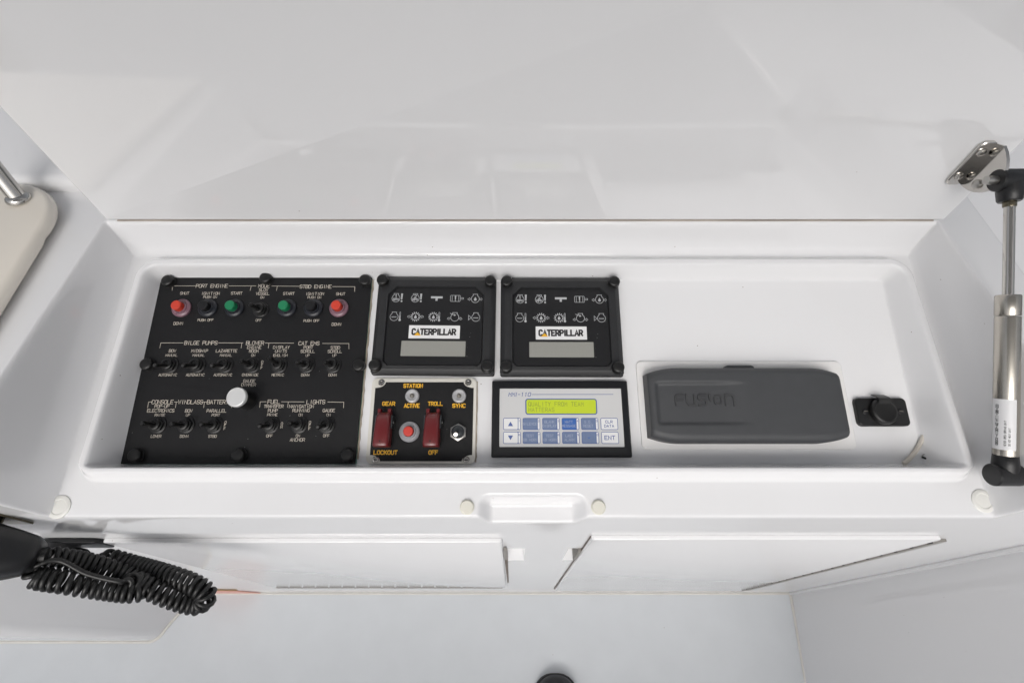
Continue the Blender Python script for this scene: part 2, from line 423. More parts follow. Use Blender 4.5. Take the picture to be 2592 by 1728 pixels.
def top_w(v):                 # the level console top, seen from the tilted tray
    return 68.7 - 0.2867 * v
def seat_w(v):
    return 10 + 0.0686 * (69 - v)
def moulding(u, v):
    # coaming: a rounded ring round the sunken tray floor
    r = 15.0 if v > -20 else 10.0
    df = -114.0 - v
    if df < 0: df *= 2.2
    qx = max(-341.0 - u, u - 363.0) + r
    qy = max(v - 71.0, df) + r
    d = math.hypot(max(qx, 0), max(qy, 0)) + min(max(qx, qy), 0.0) - r
    seat = seat_w(v)
    ridge = seat + 9.5
    if d < 0:
        w = ridge * sstep((d + 11.0) / 9.0)
    else:
        w = seat + 9.5 * (1 - sstep((d - 1.5) / 8.5))
    # outer walls of the lid recess
    side = max(-360.5 - u, u - 377.0) * 7.0
    back = (v - 84.5) * 2.1
    wall = seat + smax(side, back, 5.0)
    w = smax(w, wall, 9.0)
    w = smin(w, top_w(v), 7.0)
    # finger pull in the front ledge
    qx = abs(u - 16.3) - 42.0 + 8
    qy = abs(v + 160.0) - 26.5 + 8
    dp = math.hypot(max(qx, 0), max(qy, 0)) + min(max(qx, qy), 0.0) - 8
    w -= 19.0 * sstep((-dp + 1.5) / 11.0)
    # front edge and right-hand edge
    w = smin(w, seat_w(-150) + 3.49 * (v + 150.0), 5.0)
    if u > 410:
        w = smin(w, top_w(v) - 6.0 * (u - 426.0), 7.0)
    return w

def lines(segs):
    out = []
    for a, b, st in segs:
        n = max(1, int(round((b - a) / st)))
        out += [a + (b - a) * i / n for i in range(n)]
    out.append(segs[-1][1])
    return out
US = lines([(-760, -380, 20), (-380, -322, 0.9), (-322, -32, 6), (-32, 65, 1.3), (65, 340, 6), (340, 392, 0.9), (392, 414, 4), (414, 442, 0.9)])
VS = lines([(-166, -98, 0.8), (-98, 48, 4), (48, 108, 0.9), (108, 156, 6)])
BASE = Vector((0, 0.114, 0))
console = thing('helm_console', 'white gelcoat helm console with sunken instrument tray and cabinet doors below', 'console', BASE)
vs, fs = [], []
for v in VS:
    for u in US:
        vs.append(tray(u, v, moulding(u, v)) - BASE)
nu = len(US)
for j in range(len(VS) - 1):
    for i in range(nu - 1):
        a = j * nu + i
        fs.append((a, a + 1, a + nu + 1, a + nu))
mb = MB(); mb.add(vs, fs)
mb.build('tray_moulding', 'gel', console, scale=1.0, smooth=80)

# dash behind the tray: a low step, then the brow rising away
mb = MB()
prof = [(0.268, 0.860), (0.2685, 0.997), (0.272, 1.0035), (0.278, 1.0055), (0.42, 1.012), (0.75, 1.03), (0.75, 0.86)]
prof = [(y - 0.02, z) for y, z in prof]
mb.rings([[(x, y, z) for y, z in prof] for x in (-1.3, -0.3, 0.395)])
mb.build('dash_step', 'gel', console, scale=1.0, smooth=50)
# lower shoulder to the right of the tray block
mb = MB()
mb.rings([[(x, y, z) for y, z in ((-0.0245, 0.70), (-0.0245, 0.852), (-0.018, 0.858), (-0.01, 0.860), (0.65, 0.93), (0.65, 0.70))] for x in (0.436, 1.3)])
mb.build('side_shoulder', 'gel', console, scale=1.0, smooth=50)

# vertical cabinet front with two finger pockets beside the doors
FX0, FX1 = -1.3, 1.3
CAM = Vector((0, 0, 1.3)); KN_ = 0.785      # the cabinet front stands flush under the ledge
def near(o, base=BASE):
    o.scale = (KN_,) * 3
    o.location = (o.location + base) * KN_ + CAM * (1 - KN_) - base
    return o
holes = [(-0.006, 0.018, 0.500, 0.606), (0.076, 0.096, 0.500, 0.606)]
xs = sorted({FX0, FX1, *[h[0] for h in holes], *[h[1] for h in holes]})
zs = [0.0, 0.500, 0.606, 0.745]
mb = MB()
for i in range(len(xs) - 1):
    for j in range(len(zs) - 1):
        hole = next((h for h in holes if abs(h[0] - xs[i]) < 1e-6 and abs(h[2] - zs[j]) < 1e-6), None)
        x0, x1, z0, z1 = xs[i], xs[i + 1], zs[j], zs[j + 1]
        if hole:
            q = [(x0, z0), (x1, z0), (x1, z1), (x0, z1)]
            mb.rings([[(x, 0, z) for x, z in q], [(x, 0.016, z) for x, z in inset(q, 0.002)]], cap0=False)
        else:
            mb.add([(x0, 0, z0), (x1, 0, z0), (x1, 0, z1), (x0, 0, z1)], [(0, 1, 2, 3)])
near(mb.build('cabinet_front', 'gel', console, scale=1.0, smooth=30))

def door(x0, x1, z0, z1, label):
    mb = MB()
    o = [(x0, z0), (x1, z0), (x1, z1), (x0, z1)]
    o2 = rrect(x0, x1, z0, z1, 0.004, 3)
    mb.rings([[(x, -0.0002, z) for x, z in o2], [(x, -0.0036, z) for x, z in o2], [(x, -0.0048, z) for x, z in inset(o2, 0.0006)], [(x, -0.0053, z) for x, z in inset(o2, 0.0018)]])
    d = mb.build('cabinet_door', 'gel', console, scale=1.0, smooth=40)
    d['label'] = label
    return near(d)
dl = door(-0.497, -0.012, 0.165, 0.676, 'drop-down cabinet door with piano hinge along its bottom')
dr = door(0.094, 0.508, 0.098, 0.694, 'cabinet door with piano hinge along its right side')
# dark gap and catch beside the left door
MB().rings([[(x, y, z) for x, z in ((-0.0092, 0.215), (-0.0065, 0.215), (-0.0062, 0.60), (-0.0115, 0.60))] for y in (-0.0002, -0.0012)]).build('gap_seal', 'stain', dl, scale=1.0, smooth=0)
MB().box(-0.0110, -0.0070, -0.005, -0.0013, 0.54, 0.62).build('door_catch', 'hinge', dl, scale=1.0, smooth=0)
MB().box(0.0890, 0.0930, -0.0040, 0.0150, 0.53, 0.60).build('door_catch', 'hinge', dr, scale=1.0, smooth=0)
MB().box(0.0933, 0.0938, -0.0022, -0.0003, 0.10, 0.69).build('gap_seal', 'stain', dr, scale=1.0, smooth=0)
# piano hinges: leaf strip and knuckles
MB().box(-0.497, -0.020, -0.0035, -0.0003, 0.138, 0.1635).build('hinge_leaf', 'hinge', dl, scale=1.0, smooth=0)
kn = None
n = 17
for i in range(n):
    L = 0.477 / n
    x = -0.497 + i * L
    if kn is None:
        mb = MB().lathe([(0.0027, 0), (0.0027, L * 0.86)], seg=10)
        mb.xf(Matrix.Rotation(R(90), 4, 'Y'))
        kn = mb.build('hinge_knuckle', 'hinge', dl, scale=1.0)
        k = kn
    else:
        k = kn.copy(); C.objects.link(k)
    k.location = (x, -0.0032, 0.1605)
MB().box(-0.497, -0.020, -0.0054, -0.0036, 0.1590, 0.1620).build('hinge_pin', 'stain', dl, scale=1.0, smooth=0)
MB().box(0.5095, 0.530, -0.0035, -0.0003, 0.098, 0.672).build('hinge_leaf', 'hinge', dr, scale=1.0, smooth=0)
n = 19; kn = None
for i in range(n):
    L = 0.574 / n
    if kn is None:
        kn = MB().lathe([(0.0027, 0), (0.0027, L * 0.80)], seg=10).build('hinge_knuckle', 'hinge', dr, scale=1.0)
        k = kn
    else:
        k = kn.copy(); C.objects.link(k)
    k.location = (0.5108, -0.0032, 0.098 + i * L)
MB().box(0.5093, 0.5123, -0.0054, -0.0036, 0.098, 0.672).build('hinge_pin', 'ink', dr, scale=1.0, smooth=0)

# sealant where the console meets the deck
pts = [(-0.77 + 1.44 * i / 60, -0.002, 0.001 + 0.0012 * random.random()) for i in range(61)]
near(MB().tube(pts, 0.003, 6).build('sealant_bead', 'caulk', console, scale=1.0))

# rubber rests for the lid
def bumper(u, v, r, h, material, flat=False):
    o = moulding(u, v)
    mb = MB()
    if flat:
        mb.lathe([(r, -3), (r, h - 0.5), (r - 0.8, h), (r * 0.68, h), (r * 0.62, h - 0.5), (r * 0.2, h - 0.3)], seg=30)
    else:
        mb.lathe([(r + 0.5, -2), (r + 0.5, 0.6), (r, 0.8), (r, h - 0.6), (r - 0.6, h)], seg=30)
    e = 1.0
    nu_ = (moulding(u + e, v) - moulding(u - e, v)) / (2 * e)
    nv_ = (moulding(u, v + e) - moulding(u, v - e)) / (2 * e)
    nrm = Vector((-nu_, -nv_, 1)).normalized()
    if not flat: nrm = Vector((0, 0, 1))
    q = nrm.to_track_quat('Z', 'Y').to_matrix().to_4x4()
    mb.xf(Matrix.Translation((u, v, o)) @ q)
    mb.v = [tuple((TM @ Vector((x / 1000, y / 1000, z / 1000))) - BASE) for x, y, z in mb.v]
    return mb.build('lid_bumper', material, console, scale=1.0)
bumper(-35.3, -142.6, 5.2, 2.6, 'bumper')
bumper(67.8, -142.6, 5.2, 2.6, 'bumper')
bumper(-355.5, -142.5, 8.8, 1.2, 'bumperclear', True)['label'] = 'yellowed clear rubber rest in the front left corner'
bumper(371.5, -138.0, 8.8, 1.2, 'bumperclear', True)['label'] = 'yellowed clear rubber rest below the gas strut'

# red and gold stripe at the foot of the cabinet front
near(MB().rings([[(x, y, z) for x, z in ((-0.72, 0.004), (-0.600, 0.004), (-0.628, 0.045), (-0.70, 0.05))] for y in (-0.0004, -0.002)]).build('red_stripe', 'redstripe', console, scale=1.0, smooth=0))
near(MB().rings([[(x, y, z) for x, z in ((-0.72, 0.068), (-0.632, 0.064), (-0.622, 0.074), (-0.72, 0.084))] for y in (-0.0004, -0.002)]).build('gold_stripe', 'gold', console, scale=1.0, smooth=0))

# ------------------------------------------------------------------ deck and side walls
mb = MB().add([(-3, -2.5, 0), (3, -2.5, 0), (3, 0.5, 0), (-3, 0.5, 0)], [(0, 1, 2, 3)])
tag(near(mb.build('deck', 'deck', None, scale=1.0, smooth=0), Vector((0, 0, 0))), kind='structure')
def wall(name, outline, h, material='gel'):
    mb = MB(); mb.plate(outline, -0.01, h, 0.02, 5)
    return tag(near(mb.build(name, material, None, scale=1.0, smooth=50), Vector((0, 0, 0))), kind='structure')
wr = wall('wall_right', [(0.668, 0.14), (0.668, 0.112), (0.640, -0.10), (0.62, -1.2), (1.4, -1.2), (1.4, 0.14)], 0.70)
MB().tube([(0.665, 0.112, 0.001), (0.660, 0.06, 0.001), (0.641, -0.10, 0.0015), (0.62, -1.2, 0.001)], 0.0032, 6).build('sealant_bead', 'caulk', wr, scale=1.0)
MB().tube([(0.6665, 0.1125, 0.0), (0.6665, 0.1125, 0.69)], 0.005, 8).build('corner_fillet', 'gel', wr, scale=1.0)
def arc(cx, cy, r, a0, a1, n):
    return [(cx + r * math.cos(R(a0 + (a1 - a0) * k / n)), cy + r * math.sin(R(a0 + (a1 - a0) * k / n))) for k in range(n + 1)]
lw = [(-1.5, 0.016)] + arc(-0.832, 0.046, 0.03, -90, -12, 8) + [(-0.757, 0.112), (-0.757, 0.14), (-1.5, 0.14)]
wl = wall('wall_left', lw, 0.70)
MB().tube([(x, y, 0.001) for x, y in [(-1.5, 0.014)] + arc(-0.832, 0.046, 0.032, -90, -12, 8) + [(-0.755, 0.110)]], 0.0035, 6).build('sealant_bead', 'caulk', wl, scale=1.0)

mb = MB(); mb.plate(rrect(-1.6, 1.6, -1.15, -0.72, 0.05, 4), -0.01, 1.05, 0.03, 4)  # unseen wall added behind the viewer to cut low light on deck and front
tag(mb.build('unseen_shade_wall', 'gel', None, scale=1.0, smooth=50), kind='structure')
# unseen hardtop added over the helm to shade the zenith and show in the lid gloss
mb = MB(); mb.plate(rrect(-0.82, 0.82, -0.62, 0.30, 0.2, 6), 2.02, 2.10, 0.03, 3)
ceil = tag(mb.build('unseen_hardtop', 'hardtop', None, scale=1.0, smooth=50), kind='structure')
for x, y in ((-0.72, -0.50), (0.72, -0.50), (-0.30, -0.52), (0.34, -0.52)):  # unseen posts added to put streaks in the lid reflection
    MB().tube([(x * 1.12, y - 0.10, 0.9), (x, y, 2.03)], 0.022, 14).build('reflection_post', 'chrome', ceil, scale=1.0)

# ------------------------------------------------------------------ open lid
LB = Vector((0.012, 0.323, 0.9925))
lid = thing('hatch_lid', 'glossy white fibreglass hatch lid standing open behind the instrument tray', 'hatch lid', LB)
mb = MB()
o = rrect(-0.3752, 0.3752, 0, 0.275, 0.0035, 4)
rs = []
for k in range(5):
    a = k / 4 * math.pi / 2
    rs.append([(x, 0.003 * (1 - math.sin(a)), z) for x, z in inset(o, 0.003 * (1 - math.cos(a)))])
rs = [[(x, 0.038, z) for x, z in o]] + rs
mb.rings(rs)
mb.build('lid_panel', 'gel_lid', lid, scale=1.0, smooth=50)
MB().box(-0.366, 0.366, 0.0006, 0.03, -0.0012, -0.0002).build('hinge_strip', 'seam', lid, scale=1.0, smooth=0)
# ------------------------------------------------------------------ black switch panel
PU, PV = -233.5, -22.0          # centre of the switch panel in the tray
sp = tray_thing('switch_panel', 'large black engraved switch panel with rows of toggles, buttons and a silver knob', 'switch panel', PU, PV)
hw, hh0, hh1 = 100.7, -86.8, 88.6
MB().plate([(-hw, hh0), (hw, hh0), (hw, hh1), (-hw, hh1)], 0.0, 2.2).build('backing_edge', 'edge', sp, smooth=0)
MB().plate([(-hw, hh0), (hw, hh0), (hw, hh1), (-hw, hh1)], 2.25, 3.2, 0.25, 1).build('face_plate', 'black', sp, smooth=0)
st = Strokes()
for t, u, v, h in PT:
    st.text(t, u - PU, v - PV, h, 0.40 if h > 3 else (0.34 if h > 2.4 else 0.30), 3.24)
for a, b, c, d in PL:
    st.line([(a - PU, b - PV), (c - PU, d - PV)], 0.34, 3.24)
st.build('lettering', 'print', sp)

def cap_mesh(r=5.4, h=6.2):
    prof = [(r + 0.3, 0), (r + 0.3, 1.0), (r, 1.4), (r, h - 1.6)]
    for k in range(1, 5):
        a = k / 4 * math.pi / 2
        prof.append((r - 2.2 + 2.2 * math.cos(a) if k < 4 else r - 2.2, h - 1.6 + 1.6 * math.sin(a)))
    prof.append((0.3, h + 0.3))
    return MB().lathe(prof, seg=24)
cap0 = None
for u, v in [(-322.8, 57.4), (-231.4, 60.3), (-138.0, 58.0), (-325.4, -23.0), (-136.6, -24.0), (-318.5, -102.0), (-231.2, -102.0), (-139.5, -102.0)]:
    if cap0 is None:
        cap0 = cap_mesh().build('screw_cap', 'cap', sp); c = cap0
    else:
        c = cap0.copy(); C.objects.link(c)
    c.location = ((u - PU) / 1000, (v - PV) / 1000, 0.0032)
    c.rotation_euler = (0, 0, random.uniform(0, 1))

COL = [-306.6, -282.2, -257.6, -233.0, -208.9, -184.3, -160.6]
def push_button(parent, u, v, ringmat, btnmat, r=8.7, h=9.6, name='push_button', rb=4.5):
    b = MB().lathe([(r, 0), (r, 1.6), (r - 0.9, 2.6), (rb + 1.9, 3.0), (rb + 1.3, 4.2), (rb + 0.4, 4.4), (rb + 0.3, 2.0)], seg=32, cap1=False).build(name, ringmat, parent)
    b.location = (u / 1000, v / 1000, 0.0032)
    MB().lathe([(rb, 1.0), (rb, h - 0.6), (rb - 0.5, h), (rb - 1.2, h + 0.1)], seg=24).build('button', btnmat, b)
    return b
for k, (rm, bm_) in {0: ('pinkring', 'red'), 1: ('navy', 'blackbtn'), 2: ('navy', 'green'), 4: ('navy', 'green'), 5: ('navy', 'blackbtn'), 6: ('pinkring', 'red')}.items():
    pb = push_button(sp, COL[k] - PU, 31.3 - PV, rm, bm_)
    pb['label'] = {'red': 'red engine shut-down button', 'green': 'green engine start button', 'blackbtn': 'black ignition push switch'}[bm_]

def toggle(parent, u, v, dv, du=0.0, name='toggle_switch'):
    nut = MB()
    nut.lathe([(7.3, 0), (7.3, 0.9), (6.6, 1.3)], seg=24)
    hexp = [(6.3 * math.cos(R(60 * i + 12)), 6.3 * math.sin(R(60 * i + 12))) for i in range(6)]
    nut.plate(hexp, 1.3, 3.6, 0.5, 2)
    nut.lathe([(4.7, 3.6), (4.7, 6.0), (4.1, 6.4), (2.8, 6.4), (2.2, 5.2)], seg=20)
    o = nut.build(name, 'cap', parent)
    o.location = (u / 1000, v / 1000, 0.0032)
    tip = Vector((du, dv, 19.5)); b = Vector((du * 0.25, dv * 0.25, 5.0))
    pts = [b + (tip - b) * (i / 9) for i in range(10)]
    MB().tube(pts, 1.0, 12, rf=lambda t: (1.35 + 0.95 * t) if t < 0.95 else 1.2).build('lever', 'cap', o)
    return o
for k, dv in enumerate([-5.0, -5.0, -5.0, -1.0, 2.2, -2.0, -2.0]):
    toggle(sp, COL[k] - PU, -23.0 - PV, dv)
for k, dv in [(0, -0.6), (1, -1.5), (2, -1.8), (4, -3.4), (5, -0.8), (6, -4.0)]:
    toggle(sp, COL[k] - PU, -76.2 - PV, dv)
toggle(sp, COL[3] - PU, 29.8 - PV, -2.0)

kn = MB().lathe([(8.2, 0), (8.2, 1.0), (7.9, 1.4), (7.9, 16.6)], seg=36).build('dimmer_knob', 'cap', sp)
kn.location = ((-231.8 - PU) / 1000, (-55.2 - PV) / 1000, 0.0032)
MB().lathe([(7.7, 16.4), (8.3, 16.8), (8.3, 19.4), (7.9, 20.0), (7.5, 20.2), (7.2, 19.9), (0.4, 20.0)], seg=40).build('aluminium_cap', 'alu', kn)

# dirty sealant smeared along the right edge of the plate
pts = [(100.9 + random.uniform(-0.2, 0.9), hh0 + 4 + (hh1 - hh0 - 6) * i / 40, 0.4 + random.uniform(0, 0.5)) for i in range(41)]
MB().tube(pts, 0.9, 6).build('sealant_smear', 'caulkdirt', sp)

# ------------------------------------------------------------------ engine monitors
def engine(st, x, y, s=1.0):
    p = [(x - 1.9, y + 3.1), (x - 2.1, y + 4.3), (x + 2.1, y + 4.3), (x + 1.9, y + 3.1)]
    a = [(x + 3.7 * math.cos(R(t)), y - 0.3 + 3.7 * math.sin(R(t))) for t in range(58, -239, -18)]
    st.line(p[:2] + p[2:] + a + [p[0]], 0.42, ZI)
def drop(st, x, y, s=1.0):
    st.poly([(x, y + 2.2 * s)] + [(x + 1.25 * s * math.cos(R(t)), y - 0.4 * s + 1.35 * s * math.sin(R(t))) for t in range(20, -201, -25)][0:], ZI)
def thermo(st, x, y):
    st.line([(x - 0.5, y - 2.6), (x - 0.5, y + 4.0), (x, y + 4.5), (x + 0.5, y + 4.0), (x + 0.5, y - 2.6)], 0.3, ZI)
    st.poly(circ(x, y - 3.3, 1.1, 12), ZI); st.line([(x, y - 3), (x, y + 0.5)], 0.5, ZI)
def bang(st, x, y):
    st.poly([(x - 0.5, y - 1.6), (x + 0.5, y - 1.6), (x + 0.9, y + 4.4), (x - 0.9, y + 4.4)], ZI); st.poly(circ(x, y - 3.2, 0.85, 10), ZI)
def arrow(st, x, y, d):
    st.line([(x - 1.3 * d, y + 0.6), (x, y + 0.6), (x, y + 1.3), (x + 1.3 * d, y), (x, y - 1.3), (x, y - 0.6), (x - 1.3 * d, y - 0.6), (x - 1.3 * d, y + 0.6)], 0.28, ZI)
def gear(st, x, y):
    st.line([(x + 3.2 * math.cos(R(t)), y + 3.2 * math.sin(R(t))) for t in range(0, 361, 20)], 0.38, ZI)
    for k in range(14):
        a = 2 * math.pi * k / 14 + 0.1
        st.line([(x + 3.6 * math.cos(a), y + 3.6 * math.sin(a)), (x + 4.4 * math.cos(a), y + 4.4 * math.sin(a))], 0.7, ZI)
def waves(st, x, y):
    st.line([(x + t * 0.5 - 2.3, y + (0.35 if t % 2 else -0.35)) for t in range(10)], 0.35, ZI)
ZI = 7.66
def monitor(label, u, v, rz):
    o = tray_thing('engine_monitor', label, 'engine monitor', u, v, 0, 'pair of black engine monitor panels', rz)
    W, H_ = 55.2, 47.0
    out = rrect(-W, W, -H_, H_, 2.2, 4)
    MB().plate(out, 0, 2.4, 0).build('gasket', 'cap', o, smooth=0)
    # bezel: sloped outer edge, flat land, dropped window with clipped corners
    def octo(x, y0, y1, c, cb):
        return [(x - cb, y0), (x, y0 + cb), (x, y1 - c), (x - c, y1), (-x + c, y1), (-x, y1 - c), (-x, y0 + cb), (-x + cb, y0)]
    A = octo(W - 0.4, -H_ + 0.4, H_ - 0.4, 1.8, 1.8); B = octo(W - 1.2, -H_ + 1.2, H_ - 1.2, 1.8, 1.8)
    Bm = octo(W - 4.5, -H_ + 4.5, H_ - 4.5, 3.0, 3.0)
    D = octo(44.3, -39.5, 36.0, 8.0, 4.0); E_ = octo(43.4, -38.6, 35.1, 7.6, 3.6)
    lv = [(A, 2.45), (A, 6.6), (B, 7.4), (Bm, 9.4), (D, 9.8), (E_, 7.0)]
    MB().rings([[(x, y, z) for x, y in q] for q, z in lv], True, False).build('bezel', 'char', o, smooth=20)
    MB().plate(octo(43.3, -38.5, 35.0, 7.6, 3.6), 6.4, 7.6, 0).build('face_film', 'face', o, smooth=0)
    lc = MB().plate(rrect(-29.0, 28.8, -30.4, -16.2, 0.4, 2), 7.6, 7.72, 0).build('lcd_window', 'lcd', o, smooth=0)
    lp = MB().plate(rrect(-23.1, 23.2, -13.9, -1.5, 0.3, 2), 7.6, 7.75, 0).build('logo_plate', 'white', o, smooth=0)
    s2 = Strokes(); s2.text('CATERPILLAR', -0.4, -7.6, 5.0, 1.5, 7.78, pitch=5.7, wscale=0.80, prop=True)
    s2.build('lettering', 'ink', lp)
    s3 = Strokes(); s3.poly([(-18.4, -11.2), (-11.8, -11.2), (-14.8, -8.2), (-15.4, -8.2)], 7.82)
    s3.build('yellow_triangle', 'yellow', lp)
    st = Strokes()
    r1, r2 = 25.0, 6.8
    for x, d in ((-37.2, '1'), (-19.4, '2')):
        engine(st, x, r1); bang(st, x + 5.3, r1)
        st.text(d, x, r1 + 1.7, 2.9, 0.6, ZI); st.text('RPM', x, r1 - 1.5, 2.1, 0.5, ZI, pitch=5.0)
    st.poly([(-4.9, r1 + 1.9), (-4.9, r1 - 0.1), (-0.6, r1 - 0.1), (-0.6, r1 - 2.5), (1.4, r1 - 2.5), (1.4, r1 - 0.1), (5.9, r1 - 0.1), (5.9, r1 + 1.9)], ZI)
    x = 17.8
    st.line([(x - 4.0, r1 - 3), (x - 4.6, r1 - 2.5), (x - 4.6, r1 + 2.5), (x - 4.0, r1 + 3), (x + 4.0, r1 + 3), (x + 4.4, r1 + 2.5), (x + 4.4, r1 - 2.5), (x + 4.0, r1 - 3), (x - 4.0, r1 - 3)], 0.35, ZI)
    st.line([(x - 3, r1 - 3), (x - 3, r1 + 3)], 0.35, ZI); st.line([(x + 3, r1 - 3), (x + 3, r1 + 3)], 0.35, ZI)
    st.poly([(x - 0.4, r1 - 1.2), (x + 0.4, r1 - 1.2), (x + 0.7, r1 + 2.6), (x - 0.7, r1 + 2.6)], ZI); st.poly(circ(x, r1 - 2.1, 0.55, 8), ZI)
    st.line([(x + 4.8, r1 + 0.7), (x + 7.4, r1 + 0.7), (x + 7.4, r1 - 0.7), (x + 4.8, r1 - 0.7)], 0.35, ZI)
    x = 36.2; engine(st, x, r1); drop(st, x, r1 - 0.5); arrow(st, x - 5.4, r1 - 0.6, 1); arrow(st, x + 5.4, r1 - 0.6, 1)
    x = -37.6; engine(st, x, r2); waves(st, x, r2 - 0.4); thermo(st, x + 5.3, r2)
    x = -18.0; gear(st, x, r2); drop(st, x, r2 - 0.2); arrow(st, x - 5.9, r2, 1); arrow(st, x + 5.9, r2, -1)
    x = -1.6; gear(st, x, r2); drop(st, x, r2 - 0.2); thermo(st, x + 5.3, r2)
    x = 18.0; engine(st, x, r2); arrow(st, x - 5.4, r2 - 1.6, 1); arrow(st, x + 5.4, r2 - 1.6, 1)
    st.line([(x - 4.4, r2 + 3.6), (x - 1.6, r2 + 2.4), (x - 0.2, r2 + 2.0)], 0.4, ZI); st.poly([(x + 1.0, r2 + 1.8), (x - 0.8, r2 + 3.0), (x - 0.8, r2 + 0.9)], ZI)
    x = 37.2; engine(st, x, r2); waves(st, x, r2 - 0.6); st.line([(x - 6.6, r2 + 1.8), (x - 6.6, r2 - 2.6), (x - 4.2, r2 - 0.5), (x - 6.6, r2 + 1.8)], 0.35, ZI)
    st.build('warning_icons', 'icon', o)
    c0 = None
    for x, y in [(-49.7, 40.6), (49.7, 40.4), (-49.7, -40.4), (48.8, -40.6)]:
        if c0 is None:
            c0 = cap_mesh(5.2, 6.6).build('screw_cap', 'cap', o); c = c0
        else:
            c = c0.copy(); C.objects.link(c)
        c.location = (x / 1000, y / 1000, 0.0088)
    return o
monitor('black engine monitor panel next to the large switch panel', -70.4, 14.6, -0.55)
monitor('black engine monitor panel nearest the bare right half of the tray', 44.6, 13.6, -0.15)

# ------------------------------------------------------------------ gear lockout panel
gp = tray_thing('gear_panel', 'cream-edged black gear panel with two dark red guarded switches', 'control panel', -78.0, -71.4)
MB().plate(rrect(-46.6, 46.6, -37.4, 37.1, 5, 6), 0, 2.2, 0.4, 2).build('cream_plate', 'cream', gp)
pts = [(46.9 + random.uniform(-0.1, 0.4), -36 + 70 * i / 30, 0.4) for i in range(31)]
MB().tube(pts, 0.7, 6).build('sealant_smear', 'caulkdirt', gp)
def scallop(x0, x1, y0, y1, r, ry=5.2):
    p = []
    for cx, cy, a0 in ((x1, y0, 180), (x1, y1, 270), (x0, y1, 0), (x0, y0, 90)):
        sgn = {180: ((cx - r, cy)), 270: ((cx, cy - r)), 0: ((cx + r, cy)), 90: ((cx, cy + r))}
        for k in range(7):
            a = R(a0 - 90 * k / 6)
            p.append((cx + r * math.cos(a), cy + ry * math.sin(a)))
    return p
MB().plate(scallop(-43.3, 44.0, -35.2, 33.1, 9.0), 2.2, 2.5, 0).build('black_overlay', 'black', gp, smooth=0)
for t, x, y, wd in [('STATION', -9.8, 29.9, 18.4), ('GEAR', -30.4, 13.9, 11.4), ('ACTIVE', -10.0, 12.2, 14.9), ('TROLL', 10.6, 13.9, 13.1), ('SYNC', 31.4, 12.2, 11.8), ('LOCKOUT', -30.1, -27.9, 20.6), ('OFF', 10.7, -27.9, 8.2)]:
    s2 = Strokes(); k_ = ((len(t) - 1) * 5.6 + 4) * 3.1 / 6
    s2.text(t, x, y, 3.1, 0.78, 2.55, pitch=5.6, wscale=(wd - 0.7) / k_, prop=True)
    s2.build('lettering', 'yellow2', gp)
for x, y in [(-38.3, 32.9), (39.0, 32.9), (-38.2, -34.0), (39.0, -34.0)]:
    sc = MB().lathe([(2.9, 0), (2.9, 0.5), (2.3, 1.1), (1.1, 1.3), (1.0, 0.6)], seg=20).build('screw', 'chrome', gp)
    sc.location = (x / 1000, y / 1000, 0.0022)
    MB().box(-1.5, 1.5, -0.35, 0.35, 0.7, 1.38).build('slot', 'ink', sc, smooth=0)
for x in (-9.9, 31.4):
    lp = MB().lathe([(6.2, 0), (6.2, 1.5), (5.6, 2.6), (4.8, 2.9), (3.4, 1.9), (2.0, 1.2)], seg=32).build('indicator_lamp', 'lens', gp)
    lp.location = (x / 1000, 0.0206, 0.0025)
    MB().lathe([(2.0, 1.2), (1.9, 2.6), (1.0, 3.4), (0.2, 3.6)], seg=16).build('bulb', 'lensin', lp)
pb = push_button(gp, -10.5, -10.6, 'greyring', 'redb', r=8.8, h=7.2, rb=4.3)
pb.location.z = 0.0025
def guard(x):
    b = MB().box(-6.2, 6.2, -13.5, 9.0, 0, 2.0)
    b.box(-7.4, -6.2, -2.0, 9.0, 0, 9.5); b.box(6.2, 7.4, -2.0, 9.0, 0, 9.5)
    o = b.build('guarded_switch', 'darknut', gp, smooth=0)
    o.location = (x / 1000, -0.0065, 0.0025)
    # hinged cover: rounded channel, low at its hinge end, tall at its free end, notched at the top
    cv = MB(); rs = []
    prof = [(11.5, 9.0, 5.6), (10.6, 11.2, 5.7), (5.0, 14.4, 6.0), (-2.0, 15.6, 6.2), (-14.5, 16.6, 6.5), (-16.8, 15.8, 6.5), (-17.6, 13.6, 6.5)]
    for y, z, hw_ in prof:
        z0 = 3.0 if y > -14 else 4.5
        if y > 8: z0 = 4.0
        rs.append([(-hw_, y, z0), (hw_, y, z0), (hw_, y, z - 2.2), (hw_ - 0.6, y, z - 0.7), (hw_ - 2.0, y, z), (-hw_ + 2.0, y, z), (-hw_ + 0.6, y, z - 0.7), (-hw_, y, z - 2.2)])
    cv.rings(rs)
    cv.box(-5.6, -3.0, 11.0, 14.5, 4.5, 9.6); cv.box(3.0, 5.6, 11.0, 14.5, 4.5, 9.6)
    cv.build('switch_guard', 'oxred', o, smooth=50)
    pin = MB().lathe([(2.2, 0), (2.2, 1.2), (1.0, 1.4)], seg=16).xf(Matrix.Translation((7.4, 3.6, 5.8)) @ Matrix.Rotation(R(90), 4, 'Y'))
    pin.build('hinge_pin', 'cap', o)
    MB().lathe([(0.7, 0), (0.65, 0.1)], seg=12).xf(Matrix.Translation((-0.2, -13.2, 16.58))).build('guard_hole', 'ink', o)
    return o
guard(-31.3); guard(10.3)
tg = MB()
tg.plate([(7.6 * math.cos(R(60 * i + 30)), 7.6 * math.sin(R(60 * i + 30))) for i in range(6)], 0, 2.6, 0.5, 2)
tg = tg.build('toggle_switch', 'nickel', gp); tg.location = (0.0316, -0.0110, 0.0025)
